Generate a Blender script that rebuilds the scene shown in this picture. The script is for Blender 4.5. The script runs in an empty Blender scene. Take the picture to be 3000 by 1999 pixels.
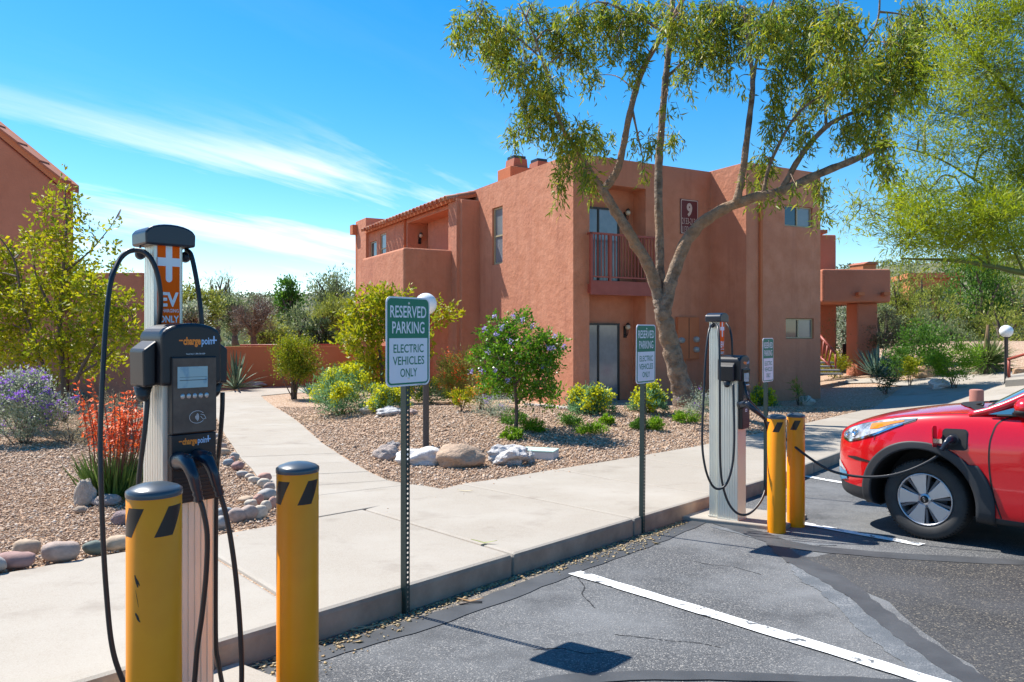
import bpy, bmesh, math, random
import numpy as np
from mathutils import Vector, Matrix
from mathutils.bvhtree import BVHTree
R = math.radians
scene = bpy.context.scene
COL = scene.collection
rng = np.random.default_rng(7)
random.seed(7)

# ---------------------------------------------------------------- camera
F, HOR, ZC = 2200.0, 975.0, 1.50          # focal length and eye level in photo pixels, eye height
cam = bpy.data.cameras.new('camera'); camo = bpy.data.objects.new('camera', cam); COL.objects.link(camo)
camo.location = (0, 0, ZC); camo.rotation_euler = (R(90), 0, 0)
cam.sensor_width = 36; cam.lens = 36 * F / 3000; cam.shift_y = -(999.5 - HOR) / 3000
cam.clip_start = .05; cam.clip_end = 4000
scene.camera = camo

# ---------------------------------------------------------------- light
SUN_AZ, SUN_EL = 306.0, 53.0
sv = Vector((math.sin(R(SUN_AZ)) * math.cos(R(SUN_EL)), math.cos(R(SUN_AZ)) * math.cos(R(SUN_EL)), math.sin(R(SUN_EL))))
sl = bpy.data.lights.new('sun', 'SUN'); so = bpy.data.objects.new('sun', sl); COL.objects.link(so)
sl.energy = 5.0; sl.angle = R(.5); sl.color = (1, .96, .89)
so.rotation_euler = sv.to_track_quat('Z', 'Y').to_euler()
world = bpy.data.worlds.new('World'); scene.world = world; world.use_nodes = True
wn, wl = world.node_tree.nodes, world.node_tree.links
wn.clear()
def wnode(t, **k):
    n = wn.new(t)
    for a, v in k.items(): setattr(n, a, v)
    return n
sky = wnode('ShaderNodeTexSky', sky_type='NISHITA', sun_disc=False, sun_elevation=R(SUN_EL), sun_rotation=R(SUN_AZ), altitude=700, air_density=1.0, dust_density=.25, ozone_density=2.2)
hsv = wnode('ShaderNodeHueSaturation'); hsv.inputs['Hue'].default_value = .496; hsv.inputs['Saturation'].default_value = 1.45; hsv.inputs['Value'].default_value = 1.0
wl.new(sky.outputs[0], hsv.inputs['Color'])
# cirrus: stretched noise on the plane the directions meet high up
tc = wnode('ShaderNodeTexCoord'); sep = wnode('ShaderNodeSeparateXYZ'); wl.new(tc.outputs['Generated'], sep.inputs[0])
def wmath(op, a, b=None, c=None, clamp=False):
    m = wnode('ShaderNodeMath', operation=op, use_clamp=clamp)
    for i, v in enumerate((a, b, c)):
        if v is None: continue
        if hasattr(v, 'is_linked') or hasattr(v, 'links'): wl.new(v, m.inputs[i])
        else: m.inputs[i].default_value = v
    return m.outputs[0]
zz = wmath('ADD', wmath('MAXIMUM', sep.outputs[2], 0.0), .16)
cx = wmath('DIVIDE', sep.outputs[0], zz); cy = wmath('DIVIDE', sep.outputs[1], zz)
cmb = wnode('ShaderNodeCombineXYZ'); wl.new(cx, cmb.inputs[0]); wl.new(cy, cmb.inputs[1])
mp = wnode('ShaderNodeMapping'); wl.new(cmb.outputs[0], mp.inputs[0])
mp.inputs['Rotation'].default_value = (0, 0, R(-55))
mp2 = wnode('ShaderNodeMapping'); wl.new(mp.outputs[0], mp2.inputs[0]); mp2.inputs['Scale'].default_value = (.42, 2.0, 1); mp2.inputs['Location'].default_value = (4.4, 7.7, 0)
n1 = wnode('ShaderNodeTexNoise'); n1.inputs['Scale'].default_value = 1.05; n1.inputs['Detail'].default_value = 9; n1.inputs['Roughness'].default_value = .6; n1.inputs['Distortion'].default_value = .25
wl.new(mp2.outputs[0], n1.inputs['Vector'])
cr = wnode('ShaderNodeMapRange', clamp=True); cr.inputs['From Min'].default_value = .49; cr.inputs['From Max'].default_value = .66
wl.new(n1.outputs['Fac'], cr.inputs['Value'])
# more cirrus towards the north-west, less overhead and to the east: a broad, smooth change over the dome
band = wnode('ShaderNodeMapRange', clamp=True, interpolation_type='SMOOTHSTEP'); band.inputs['From Min'].default_value = .16; band.inputs['From Max'].default_value = -.22
wl.new(sep.outputs[0], band.inputs['Value'])
low = wnode('ShaderNodeMapRange', clamp=True, interpolation_type='SMOOTHSTEP'); low.inputs['From Min'].default_value = .29; low.inputs['From Max'].default_value = .17
wl.new(sep.outputs[2], low.inputs['Value'])
cl = wmath('MULTIPLY', wmath('MULTIPLY', cr.outputs[0], wmath('ADD', wmath('MULTIPLY', band.outputs[0], .95), .03)), wmath('ADD', wmath('MULTIPLY', low.outputs[0], .92), .03))
hz = wnode('ShaderNodeMapRange', clamp=True, interpolation_type='SMOOTHSTEP'); hz.inputs['From Min'].default_value = .13; hz.inputs['From Max'].default_value = -.02; hz.inputs['To Max'].default_value = .32
wl.new(sep.outputs[2], hz.inputs['Value'])
cl = wmath('MAXIMUM', cl, hz.outputs[0], clamp=True)
mx = wnode('ShaderNodeMix', data_type='RGBA'); wl.new(cl, mx.inputs[0]); wl.new(hsv.outputs[0], mx.inputs[6]); mx.inputs[7].default_value = (6.0, 6.3, 6.7, 1)
bg = wnode('ShaderNodeBackground'); bg.inputs[1].default_value = .116
wl.new(mx.outputs[2], bg.inputs[0])
wo = wnode('ShaderNodeOutputWorld'); wl.new(bg.outputs[0], wo.inputs[0])
vs = scene.view_settings
vs.view_transform = 'Standard'; vs.look = 'None'; vs.exposure = 0.84; vs.gamma = 1; vs.use_curve_mapping = False
scene.cycles.max_bounces = 8; scene.cycles.transparent_max_bounces = 12; scene.cycles.use_denoising = True

# ---------------------------------------------------------------- terrain and placing
def L(y):
    k = [(-2, -1.10), (0, -1.22), (8, -1.70), (19, -2.01)]
    if y <= k[0][0]: return k[0][1]
    for (a, za), (b, zb) in zip(k, k[1:]):
        if y <= b: return za + (zb - za) * (y - a) / (b - a)
    return k[-1][1]
KY, KX = (-2, 0, 8, 19), (9, 18)
def lotz(x, y): return ZC + L(y) + .17 * min(max(x - 9, 0), 9)       # the parking lot's surface
CAZ = R(38.5); CE = Vector((math.sin(CAZ), math.cos(CAZ))); CN = Vector((math.cos(CAZ), -math.sin(CAZ))); C0 = Vector((-1.208, 3.06))
def ss(t): t = min(max(t, 0), 1); return t * t * (3 - 2 * t)
def mound(x, y):                                                    # the garden bed swells towards the building
    k = [(8.6, 0), (10, .05), (12, .16), (14, .25), (15, .27), (16, .23), (17.5, .10), (19, 0)]
    if y <= 8.6 or y >= 19: return 0.
    for (a, za), (b, zb) in zip(k, k[1:]):
        if y <= b: h = za + (zb - za) * (y - a) / (b - a); break
    nn = (x - C0.x) * CN.x + (y - C0.y) * CN.y
    return h * ss((x + 1.0 + (y - 7.6) * .44 - .1) / 2.2) * ss((-nn - 2.0) / 2.2) * ss((10.5 - x) / 3)
def gz(x, y): return lotz(x, y) + .14 + mound(x, y)                 # sidewalk and garden level
def P(px, py, Y): return Vector(((px - 1500) / F * Y, Y, ZC + (HOR - py) / F * Y))
def GP(px, py, off=.14):
    lo, hi = .5, 400
    for i in range(50):
        m = (lo + hi) / 2; x = (px - 1500) / F * m
        if ZC + (HOR - py) / F * m > lotz(x, m) + off + (mound(x, m) if off > .1 else 0): lo = m
        else: hi = m
    x = (px - 1500) / F * m; return Vector((x, m, lotz(x, m) + off + (mound(x, m) if off > .1 else 0)))
def sn(s, n, off=.14):                                              # s along the kerb, n towards the lot
    p = C0 + CE * s + CN * n; return Vector((p.x, p.y, lotz(p.x, p.y) + off))

# ---------------------------------------------------------------- materials
MATS = {}
def mat(name, col=(.5, .5, .5), rough=.6, metal=0., col2=None, scale=6., detail=5., bump=0., bscale=None, spec=.5, mixr=(.35, .65), coat=0., trans=0., island=False, coords='Object', dist=.02, bdetail=4., rough2=None, tint=None, tscale=1., streak=None):
    if name in MATS: return MATS[name]
    m = bpy.data.materials.new(name); m.use_nodes = True; MATS[name] = m
    nt = m.node_tree; N, K = nt.nodes, nt.links; b = N['Principled BSDF']
    b.inputs['Base Color'].default_value = (*col, 1); b.inputs['Roughness'].default_value = rough; b.inputs['Metallic'].default_value = metal
    b.inputs['Specular IOR Level'].default_value = spec
    if coat: b.inputs['Coat Weight'].default_value = coat; b.inputs['Coat Roughness'].default_value = .04
    tcn = N.new('ShaderNodeTexCoord'); vec = tcn.outputs[coords]
    csock = None
    if island:
        g = N.new('ShaderNodeNewGeometry'); r = N.new('ShaderNodeValToRGB'); K.new(g.outputs['Random Per Island'], r.inputs[0])
        cols = island if isinstance(island, (list, tuple)) else [col, col2]
        el = r.color_ramp.elements
        for i, c in enumerate(cols):
            e_ = el[i] if i < 2 else el.new(1)
            e_.position = i / max(1, len(cols) - 1); e_.color = (*c, 1)
        csock = r.outputs[0]
    elif col2 is not None:
        n = N.new('ShaderNodeTexNoise'); n.inputs['Scale'].default_value = scale; n.inputs['Detail'].default_value = detail; n.inputs['Roughness'].default_value = .6
        K.new(vec, n.inputs['Vector'])
        r = N.new('ShaderNodeValToRGB'); r.color_ramp.elements[0].position = mixr[0]; r.color_ramp.elements[1].position = mixr[1]
        r.color_ramp.elements[0].color = (*col, 1); r.color_ramp.elements[1].color = (*col2, 1)
        K.new(n.outputs['Fac'], r.inputs[0]); csock = r.outputs[0]
        if rough2 is not None:
            q = N.new('ShaderNodeMapRange'); q.inputs['To Min'].default_value = rough; q.inputs['To Max'].default_value = rough2
            K.new(n.outputs['Fac'], q.inputs['Value']); K.new(q.outputs[0], b.inputs['Roughness'])
    if tint is not None and csock is not None:
        n2 = N.new('ShaderNodeTexNoise'); n2.inputs['Scale'].default_value = tscale; n2.inputs['Detail'].default_value = 4; K.new(vec, n2.inputs['Vector'])
        q = N.new('ShaderNodeMapRange'); q.inputs['From Min'].default_value = .42; q.inputs['From Max'].default_value = .68; K.new(n2.outputs['Fac'], q.inputs['Value'])
        x = N.new('ShaderNodeMix'); x.data_type = 'RGBA'; x.blend_type = 'MIX'; x.inputs[7].default_value = (*tint, 1)
        K.new(q.outputs[0], x.inputs[0]); K.new(csock, x.inputs[6]); csock = x.outputs[2]
    if streak is not None and csock is not None:
        mpn = N.new('ShaderNodeMapping'); mpn.inputs['Scale'].default_value = (2.2, 2.2, .16); K.new(vec, mpn.inputs[0])
        n3 = N.new('ShaderNodeTexNoise'); n3.inputs['Scale'].default_value = 1.; n3.inputs['Detail'].default_value = 7; n3.inputs['Roughness'].default_value = .65; K.new(mpn.outputs[0], n3.inputs['Vector'])
        q = N.new('ShaderNodeMapRange'); q.inputs['From Min'].default_value = .52; q.inputs['From Max'].default_value = .74; q.inputs['To Max'].default_value = streak[1]; K.new(n3.outputs['Fac'], q.inputs['Value'])
        x = N.new('ShaderNodeMix'); x.data_type = 'RGBA'; x.inputs[7].default_value = (*streak[0], 1); K.new(q.outputs[0], x.inputs[0]); K.new(csock, x.inputs[6]); csock = x.outputs[2]
    if csock is not None: K.new(csock, b.inputs['Base Color'])
    if bump:
        n = N.new('ShaderNodeTexNoise'); n.inputs['Scale'].default_value = bscale or scale * 4; n.inputs['Detail'].default_value = bdetail; n.inputs['Roughness'].default_value = .6; K.new(vec, n.inputs['Vector'])
        u = N.new('ShaderNodeBump'); u.inputs['Strength'].default_value = bump; u.inputs['Distance'].default_value = dist
        K.new(n.outputs['Fac'], u.inputs['Height']); K.new(u.outputs[0], b.inputs['Normal'])
    if trans:
        t = N.new('ShaderNodeBsdfTranslucent'); s = N.new('ShaderNodeMixShader'); s.inputs[0].default_value = trans
        if csock is not None:
            K.new(csock, t.inputs[0])
        else: t.inputs[0].default_value = (*col, 1)
        K.new(b.outputs[0], s.inputs[1]); K.new(t.outputs[0], s.inputs[2]); K.new(s.outputs[0], N['Material Output'].inputs[0])
    return m
def foliage(name, cols, trans=.45, rough=.5):
    if name in MATS: return MATS[name]
    return mat(name, cols[0], rough=rough, island=cols, trans=trans, spec=.35)

# ---------------------------------------------------------------- objects
def tag(o, label=None, cat=None, group=None, kind=None):
    if label: o['label'] = label
    if cat: o['category'] = cat
    if group: o['group'] = group
    if kind: o['kind'] = kind
    return o
def empty(name, loc, rz=0., label=None, cat=None, group=None, scale=1.):
    o = bpy.data.objects.new(name, None); COL.objects.link(o); o.empty_display_size = .1
    o.location = loc; o.rotation_euler = (0, 0, rz); o.scale = (scale,) * 3
    tag(o, label, cat, group); bpy.context.view_layer.update() if False else None
    return o
def root_matrix(o):
    return Matrix.LocRotScale(o.location, o.rotation_euler.to_quaternion(), o.scale)
def link(name, me, material=None, parent=None):
    o = bpy.data.objects.new(name, me); COL.objects.link(o)
    if material is not None and not me.materials: me.materials.append(material)
    if parent is not None: o.parent = parent
    return o
def copy_tree(o, parent=None):
    c = o.copy(); COL.objects.link(c); c.parent = parent
    for ch in list(o.children): copy_tree(ch, c)
    return c
class MB:
    """collects shapes; build() links them as one mesh object"""
    def __init__(s): s.v = []; s.f = []; s.sm = []
    def add(s, vs, fs, smooth=False):
        o = len(s.v); s.v += [tuple(p) for p in vs]; s.f += [tuple(i + o for i in f) for f in fs]; s.sm += [smooth] * len(fs); return s
    def box(s, x0, x1, y0, y1, z0, z1, M=None):
        vs = [Vector((x, y, z)) for z in (z0, z1) for y in (y0, y1) for x in (x0, x1)]
        if M is not None: vs = [M @ p for p in vs]
        return s.add(vs, [(0, 2, 3, 1), (4, 5, 7, 6), (0, 1, 5, 4), (2, 6, 7, 3), (0, 4, 6, 2), (1, 3, 7, 5)])
    def prism(s, pts, d0, d1, axis='y', M=None):
        """polygon pts extruded along axis; for 'y' pts are (x,z); for 'z' (x,y); for 'x' (y,z)"""
        def mk(p, d): return Vector((p[0], d, p[1])) if axis == 'y' else Vector((p[0], p[1], d)) if axis == 'z' else Vector((d, p[0], p[1]))
        n = len(pts); vs = [mk(p, d0) for p in pts] + [mk(p, d1) for p in pts]
        if M is not None: vs = [M @ p for p in vs]
        return s.add(vs, [tuple(range(n))[::-1], tuple(range(n, 2 * n))] + [(i, (i + 1) % n, n + (i + 1) % n, n + i) for i in range(n)])
    def lathe(s, prof, seg=24, M=None, smooth=True, closed=False):
        """profile of (r, z) turned round z"""
        n = len(prof); vs = []
        for k in range(seg):
            a = 2 * math.pi * k / seg
            for r, z in prof: vs.append(Vector((r * math.cos(a), r * math.sin(a), z)))
        if M is not None: vs = [M @ p for p in vs]
        fs = []
        for k in range(seg):
            q = (k + 1) % seg
            for i in range(n - 1 if not closed else n):
                j = (i + 1) % n; fs.append((k * n + i, q * n + i, q * n + j, k * n + j))
        return s.add(vs, fs, smooth)
    def tube(s, pts, r, seg=8, smooth=True, caps=True):
        pts = [Vector(p) for p in pts]; n = len(pts); rs = r if hasattr(r, '__len__') else [r] * n
        t0 = (pts[1] - pts[0]).normalized(); up = Vector((0, 0, 1)) if abs(t0.z) < .9 else Vector((1, 0, 0))
        a = t0.cross(up).normalized(); vs = []
        for i, p in enumerate(pts):
            t = (pts[min(i + 1, n - 1)] - pts[max(i - 1, 0)]).normalized()
            a = (a - t * a.dot(t)).normalized(); b = t.cross(a)
            for k in range(seg):
                w = 2 * math.pi * k / seg; vs.append(p + (a * math.cos(w) + b * math.sin(w)) * rs[i])
        fs = [(i * seg + k, i * seg + (k + 1) % seg, (i + 1) * seg + (k + 1) % seg, (i + 1) * seg + k) for i in range(n - 1) for k in range(seg)]
        if caps: fs += [tuple(range(seg))[::-1], tuple(range((n - 1) * seg, n * seg))]
        return s.add(vs, fs, smooth)
    def sphere(s, c, r, seg=16, rings=10, sc=(1, 1, 1)):
        prof = [(r * math.sin(math.pi * i / rings) + 1e-5, r * math.cos(math.pi * i / rings)) for i in range(rings + 1)]
        M = Matrix.Translation(c) @ Matrix.Diagonal((*sc, 1)); return s.lathe(prof, seg, M)
    def mesh(s, name):
        me = bpy.data.meshes.new(name); me.from_pydata(s.v, [], s.f); me.update()
        me.polygons.foreach_set('use_smooth', s.sm); return me
    def build(s, name, material, parent=None, bevel=0., seg=2, weld=False, auto=None):
        me = s.mesh(name)
        if weld or bevel:
            bm = bmesh.new(); bm.from_mesh(me); bmesh.ops.remove_doubles(bm, verts=bm.verts, dist=1e-5); bmesh.ops.recalc_face_normals(bm, faces=bm.faces); bm.to_mesh(me); bm.free()
        o = link(name, me, material, parent)
        if bevel:
            m = o.modifiers.new('bevel', 'BEVEL'); m.width = bevel; m.segments = seg; m.limit_method = 'ANGLE'; m.angle_limit = R(35); m.harden_normals = False
        return o
def spline(pts, n=8):
    """Catmull-Rom through pts"""
    pts = [Vector(p) for p in pts]; q = [pts[0] * 2 - pts[1]] + pts + [pts[-1] * 2 - pts[-2]]; out = []
    for i in range(1, len(q) - 2):
        a, b, c, d = q[i - 1:i + 3]
        for k in range(n):
            t = k / n; out.append(.5 * (2 * b + (c - a) * t + (2 * a - 5 * b + 4 * c - d) * t * t + (3 * b - a - 3 * c + d) * t ** 3))
    out.append(pts[-1]); return out
def rrect(w, h, r, seg=5, x=0., y=0.):
    """outline of a rounded rectangle; r is one radius or four (bl, br, tr, tl)"""
    rr = r if hasattr(r, '__len__') else (r,) * 4; out = []
    for (cx_, cy_, a0), q in zip(((-1, -1, 180), (1, -1, 270), (1, 1, 0), (-1, 1, 90)), rr):
        for k in range(seg + 1):
            a = R(a0 + 90 * k / seg); out.append((x + cx_ * (w / 2 - q) + q * math.cos(a), y + cy_ * (h / 2 - q) + q * math.sin(a)))
    return out
def solid(name, add, cut, material, parent=None, bevel=.04, seg=3):
    """boxes joined, boxes cut out of them (each box is x0,x1,y0,y1,z0,z1 or an MB)"""
    def tmp(b):
        if isinstance(b, MB): mb = b
        else: mb = MB().box(*b)
        me = mb.mesh('t'); bm = bmesh.new(); bm.from_mesh(me); bmesh.ops.recalc_face_normals(bm, faces=bm.faces); bm.to_mesh(me); bm.free()
        return link('t', me)
    base = tmp(add[0]); helpers = [base]
    for lst, op in ((add[1:], 'UNION'), (cut, 'DIFFERENCE')):
        for b in lst:
            h = tmp(b); helpers.append(h); m = base.modifiers.new('b', 'BOOLEAN'); m.object = h; m.operation = op; m.solver = 'EXACT'
    bpy.context.view_layer.update()
    me = bpy.data.meshes.new_from_object(base.evaluated_get(bpy.context.evaluated_depsgraph_get()))
    for h in helpers: bpy.data.objects.remove(h)
    me.name = name; me.materials.clear()
    o = link(name, me, material, parent)
    if bevel:
        m = o.modifiers.new('bevel', 'BEVEL'); m.width = bevel; m.segments = seg; m.limit_method = 'ANGLE'; m.angle_limit = R(40)
        for p in me.polygons: p.use_smooth = False
    return o
def text_mesh(txt, size, width=None, bold=0., depth=.0004, align='CENTER', space=1.):
    """built-in font as a mesh in the xz plane facing -y, centred on its cap height; width squeezes it"""
    c = bpy.data.curves.new('t', 'FONT'); c.body = txt; c.size = 1; c.align_x = align; c.offset = bold; c.space_character = space; c.resolution_u = 3
    o = bpy.data.objects.new('t', c); COL.objects.link(o); bpy.context.view_layer.update()
    me = bpy.data.meshes.new_from_object(o.evaluated_get(bpy.context.evaluated_depsgraph_get())); bpy.data.objects.remove(o)
    n = len(me.vertices); a = np.empty(n * 3); me.vertices.foreach_get('co', a); a = a.reshape(-1, 3)
    lo, hi = a.min(0), a.max(0); caph = .729
    s = size / caph; sx = s if width is None else width / (hi[0] - lo[0])
    x = a[:, 0] * sx
    if width is not None: x = (a[:, 0] - lo[0]) * sx - (width / 2 if align == 'CENTER' else 0)
    b = np.stack([x, np.zeros(n), (a[:, 1] - caph / 2) * s], 1)
    me.vertices.foreach_set('co', b.ravel()); me.update(); me.materials.clear(); return me
def text(txt, size, loc, material, parent, width=None, bold=0., name='lettering', align='CENTER', space=1., rot=None):
    me = text_mesh(txt, size, width, bold, align=align, space=space); o = link(name, me, material, parent); o.location = loc
    if rot is not None: o.rotation_euler = rot
    return o
def sheet(name, pts, off, material, parent=None, thick=0., bevel=0., base=None, fine=0.):
    """a sheet that lies on the terrain (off above the lot), or a slab when thick"""
    bm = bmesh.new(); vs = [bm.verts.new((p[0], p[1], 0)) for p in pts]; f = bm.faces.new(vs)
    if f.normal.z < 0 or sum((pts[i][0] * pts[(i + 1) % len(pts)][1] - pts[(i + 1) % len(pts)][0] * pts[i][1]) for i in range(len(pts))) < 0: f.normal_flip()
    for axis, ks in ((1, KY if not fine else sorted(set(KY) | set(np.arange(8.6, 19.1, fine)))), (0, KX if not fine else sorted(set(KX) | set(np.arange(-6, 10.6, fine))))):
        for k in ks:
            co = [0, 0, 0]; co[axis] = k; no = [0, 0, 0]; no[axis] = 1
            bmesh.ops.bisect_plane(bm, geom=bm.verts[:] + bm.edges[:] + bm.faces[:], plane_co=co, plane_no=no)
    bmesh.ops.triangulate(bm, faces=[f for f in bm.faces if len(f.verts) > 4])
    if thick:
        r = bmesh.ops.extrude_face_region(bm, geom=bm.faces[:])
        up = {v for v in r['geom'] if isinstance(v, bmesh.types.BMVert)}
        for v in bm.verts: v.co.z = lotz(v.co.x, v.co.y) + off - (0 if v in up else thick)
        bmesh.ops.recalc_face_normals(bm, faces=bm.faces)
    else:
        for v in bm.verts: v.co.z = lotz(v.co.x, v.co.y) + off + (mound(v.co.x, v.co.y) if fine else 0)
    me = bpy.data.meshes.new(name); bm.to_mesh(me); bm.free()
    o = link(name, me, material, parent)
    if bevel:
        m = o.modifiers.new('bevel', 'BEVEL'); m.width = bevel; m.segments = 2; m.limit_method = 'ANGLE'; m.angle_limit = R(50)
    return o
# ================================================================ the setting
def speckle(name, cols, scale, bump=.5, dist=.01, rough=.85, fade=None, fscale=.6, frange=(.45, .6), coords='Object', rand=1., stain=None):
    m = bpy.data.materials.new(name); m.use_nodes = True; MATS[name] = m
    nt = m.node_tree; N, K = nt.nodes, nt.links; b = N['Principled BSDF']; b.inputs['Roughness'].default_value = rough; b.inputs['Specular IOR Level'].default_value = .3
    t = N.new('ShaderNodeTexCoord'); v = N.new('ShaderNodeTexVoronoi'); v.inputs['Scale'].default_value = scale; v.inputs['Randomness'].default_value = rand
    K.new(t.outputs[coords], v.inputs['Vector'])
    s = N.new('ShaderNodeSeparateColor'); K.new(v.outputs['Color'], s.inputs[0])
    r = N.new('ShaderNodeValToRGB'); el = r.color_ramp.elements
    for i, (p, c) in enumerate(cols):
        e_ = el[i] if i < 2 else el.new(p)
        e_.position = p; e_.color = (*c, 1)
    K.new(s.outputs[0], r.inputs[0]); out = r.outputs[0]
    for extra in ([fade] if fade else []) + ([stain] if stain else []):
        (col, sc, lo, hi, amt) = extra
        n = N.new('ShaderNodeTexNoise'); n.inputs['Scale'].default_value = sc; n.inputs['Detail'].default_value = 6; n.inputs['Roughness'].default_value = .62; K.new(t.outputs[coords], n.inputs['Vector'])
        q = N.new('ShaderNodeMapRange'); q.inputs['From Min'].default_value = lo; q.inputs['From Max'].default_value = hi; q.inputs['To Max'].default_value = amt; K.new(n.outputs['Fac'], q.inputs['Value'])
        x = N.new('ShaderNodeMix'); x.data_type = 'RGBA'; x.inputs[7].default_value = (*col, 1); K.new(q.outputs[0], x.inputs[0]); K.new(out, x.inputs[6]); out = x.outputs[2]
    K.new(out, b.inputs['Base Color'])
    u = N.new('ShaderNodeBump'); u.inputs['Strength'].default_value = bump; u.inputs['Distance'].default_value = dist; u.invert = True
    K.new(v.outputs['Distance'], u.inputs['Height']); K.new(u.outputs[0], b.inputs['Normal'])
    return m
GRAVELS = [(.38, .235, .145), (.48, .33, .22), (.24, .15, .095), (.54, .41, .30), (.42, .27, .175), (.62, .52, .42)]
m_gravel = speckle('gravel_bed', [(0, GRAVELS[2]), (.25, GRAVELS[0]), (.5, GRAVELS[4]), (.75, GRAVELS[1]), (1, GRAVELS[5])], 42, bump=.9, dist=.02, stain=((.30, .22, .15), .5, .5, .7, .35))
m_pebble = mat('pebbles', GRAVELS[0], rough=.85, island=GRAVELS, spec=.3)
m_asphalt = speckle('weathered_asphalt', [(0, (.052, .053, .055)), (.5, (.082, .084, .087)), (.85, (.13, .13, .13)), (1, (.33, .31, .28))], 185, bump=.4, dist=.005, fade=((.185, .188, .19), .75, .42, .66, .85), stain=((.05, .052, .055), 1.9, .53, .70, .65))
m_asphalt_dark = speckle('dark_asphalt', [(0, (.026, .026, .027)), (.6, (.045, .044, .044)), (.9, (.085, .08, .072)), (1, (.26, .22, .16))], 140, bump=.45, dist=.005, fade=((.085, .086, .09), .7, .45, .70, .7))
m_sealer = mat('crack_sealer', (.045, .047, .05), rough=.6, col2=(.075, .078, .082), scale=3., bump=.25, bscale=60, dist=.004, spec=.4)
m_scuff = speckle('faded_asphalt', [(0, (.10, .108, .116)), (.5, (.14, .15, .16)), (1, (.24, .24, .24))], 150, bump=.4, dist=.005, fade=((.10, .11, .12), 3.5, .42, .58, .9))
m_concrete = speckle('concrete', [(0, (.310, .266, .214)), (.5, (.340, .298, .246)), (.9, (.368, .328, .276)), (1, (.25, .21, .165))], 240, bump=.12, dist=.003, fade=((.395, .356, .304), .8, .45, .66, .7), stain=((.22, .182, .145), 2.3, .56, .76, .65))
m_kerb = mat('shade_warmed_stained_kerb', (.47, .315, .22), rough=.95, col2=(.32, .21, .145), scale=5, detail=9, bump=.5, bscale=40, dist=.008)  # dirt brown, with extra warmth painted in against the bluish shade on kerb faces
m_crack = mat('crack', (.02, .02, .022), rough=1)
m_joint = mat('joint_dirt', (.13, .10, .08), rough=1)
m_paint = mat('road_paint', (.80, .80, .78), rough=.7, col2=(.12, .125, .13), scale=14, detail=11, mixr=(.555, .60), bump=.2, bscale=90, dist=.003)
m_stucco = mat('terracotta_stucco', (.51, .207, .118), rough=.92, col2=(.61, .27, .165), scale=2.4, detail=10, bump=.55, bscale=7, bdetail=9, dist=.04, streak=((.36, .14, .088), .5), spec=.2, tint=(.52, .212, .13), tscale=.4)
m_stucco_s = mat('smooth_terracotta_stucco', (.48, .155, .07), rough=.92, col2=(.54, .19, .09), scale=.9, detail=8, bump=.4, bscale=26, bdetail=6, dist=.01, spec=.2)
m_stucco_r = mat('reddish_stucco', (.43, .16, .095), rough=.92, col2=(.49, .192, .118), scale=.9, detail=8, bump=.5, bscale=18, bdetail=6, dist=.02, spec=.2)
m_tile = mat('clay_tile', (.42, .13, .06), rough=.8, island=[(.38, .11, .05), (.48, .17, .08), (.34, .10, .055), (.50, .22, .12)])
m_redmetal = mat('oxide_red_metal', (.30, .055, .035), rough=.5, col2=(.35, .075, .05), scale=4)
m_glass = mat('window_glass', (.035, .05, .06), rough=.04, spec=.9)
m_glass_pale = mat('pale_blind_glass', (.15, .17, .175), rough=.15, col2=(.20, .22, .225), scale=1.2, spec=.8)
m_curtain = mat('curtained_glass', (.22, .24, .26), rough=.1, col2=(.15, .17, .19), scale=2.0, spec=.9)
m_bronze = mat('dark_bronze_frame', (.03, .025, .022), rough=.4, metal=.3)
m_almond = mat('tan_window_frame', (.42, .34, .20), rough=.5)
m_black = mat('black_metal', (.02, .02, .022), rough=.4)
m_interior = mat('dim_room', (.05, .045, .04), rough=.9)

# ground: garden side and a lower bed under the lot, both follow the terrain
ground = tag(sheet('ground', [sn(s, n) for s, n in ((-60, -.12), (70, -.12), (70, -22), (60, -330), (-60, -330), (-90, -100))], .12, m_gravel, fine=.5), kind='structure')
lot = tag(sheet('parking_lot', [sn(s, n) for s, n in ((-40, -.3), (24, -.3), (24, 40), (-40, 40))], 0, m_asphalt), kind='structure')

tag(sheet('ground_beyond', [sn(s, n) for s, n in ((23.9, -.15), (70, -.15), (70, 60), (23.9, 60))], .121, m_gravel), kind='structure')
# sidewalk: slabs with open joints on a dirt bed
def back_n(s):
    k = [(-8, -1.96), (3.4, -1.96), (3.9, -2.34), (4.3, -2.32), (5.6, -2.16), (8, -1.86), (12.4, -1.75), (30, -1.75), (60, -1.75)]
    for (a, za), (b, zb) in zip(k, k[1:]):
        if s <= b: return za + (zb - za) * (s - a) / (b - a)
    return k[-1][1]
SK = -.24
sidewalk = tag(sheet('sidewalk', [sn(s, n) for s, n in ((-14, -.06), (23, -.06), (23, -1.7), (12.4, -1.7), (4.2, -1.9), (-14, -1.9))], .115, m_joint), kind='structure')
def slab(s0, s1, n0=-.012, n1=None):
    g = .006; q = []
    for s, d in ((s0, g), (s1, -g)):
        nb = n1 if n1 is not None else back_n(s + .24 * 1.95)
        q.append([(s + d, n0), (s + d - SK * -nb, nb)])
    a, b = q
    o = sheet('slab', [sn(*a[0]), sn(*b[0]), sn(*b[1]), sn(*a[1])], .14 + random.uniform(-.0015, .0015), m_concrete, sidewalk, thick=.24, bevel=.026)
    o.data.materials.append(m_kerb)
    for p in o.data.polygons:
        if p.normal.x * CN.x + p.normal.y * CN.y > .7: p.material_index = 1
    return o
sj = [-13.03 + 1.5 * i for i in range(25)]
for a, b in zip(sj, sj[1:]): slab(a, b, n0=-.012 if a < 13 else 2.4)
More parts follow.
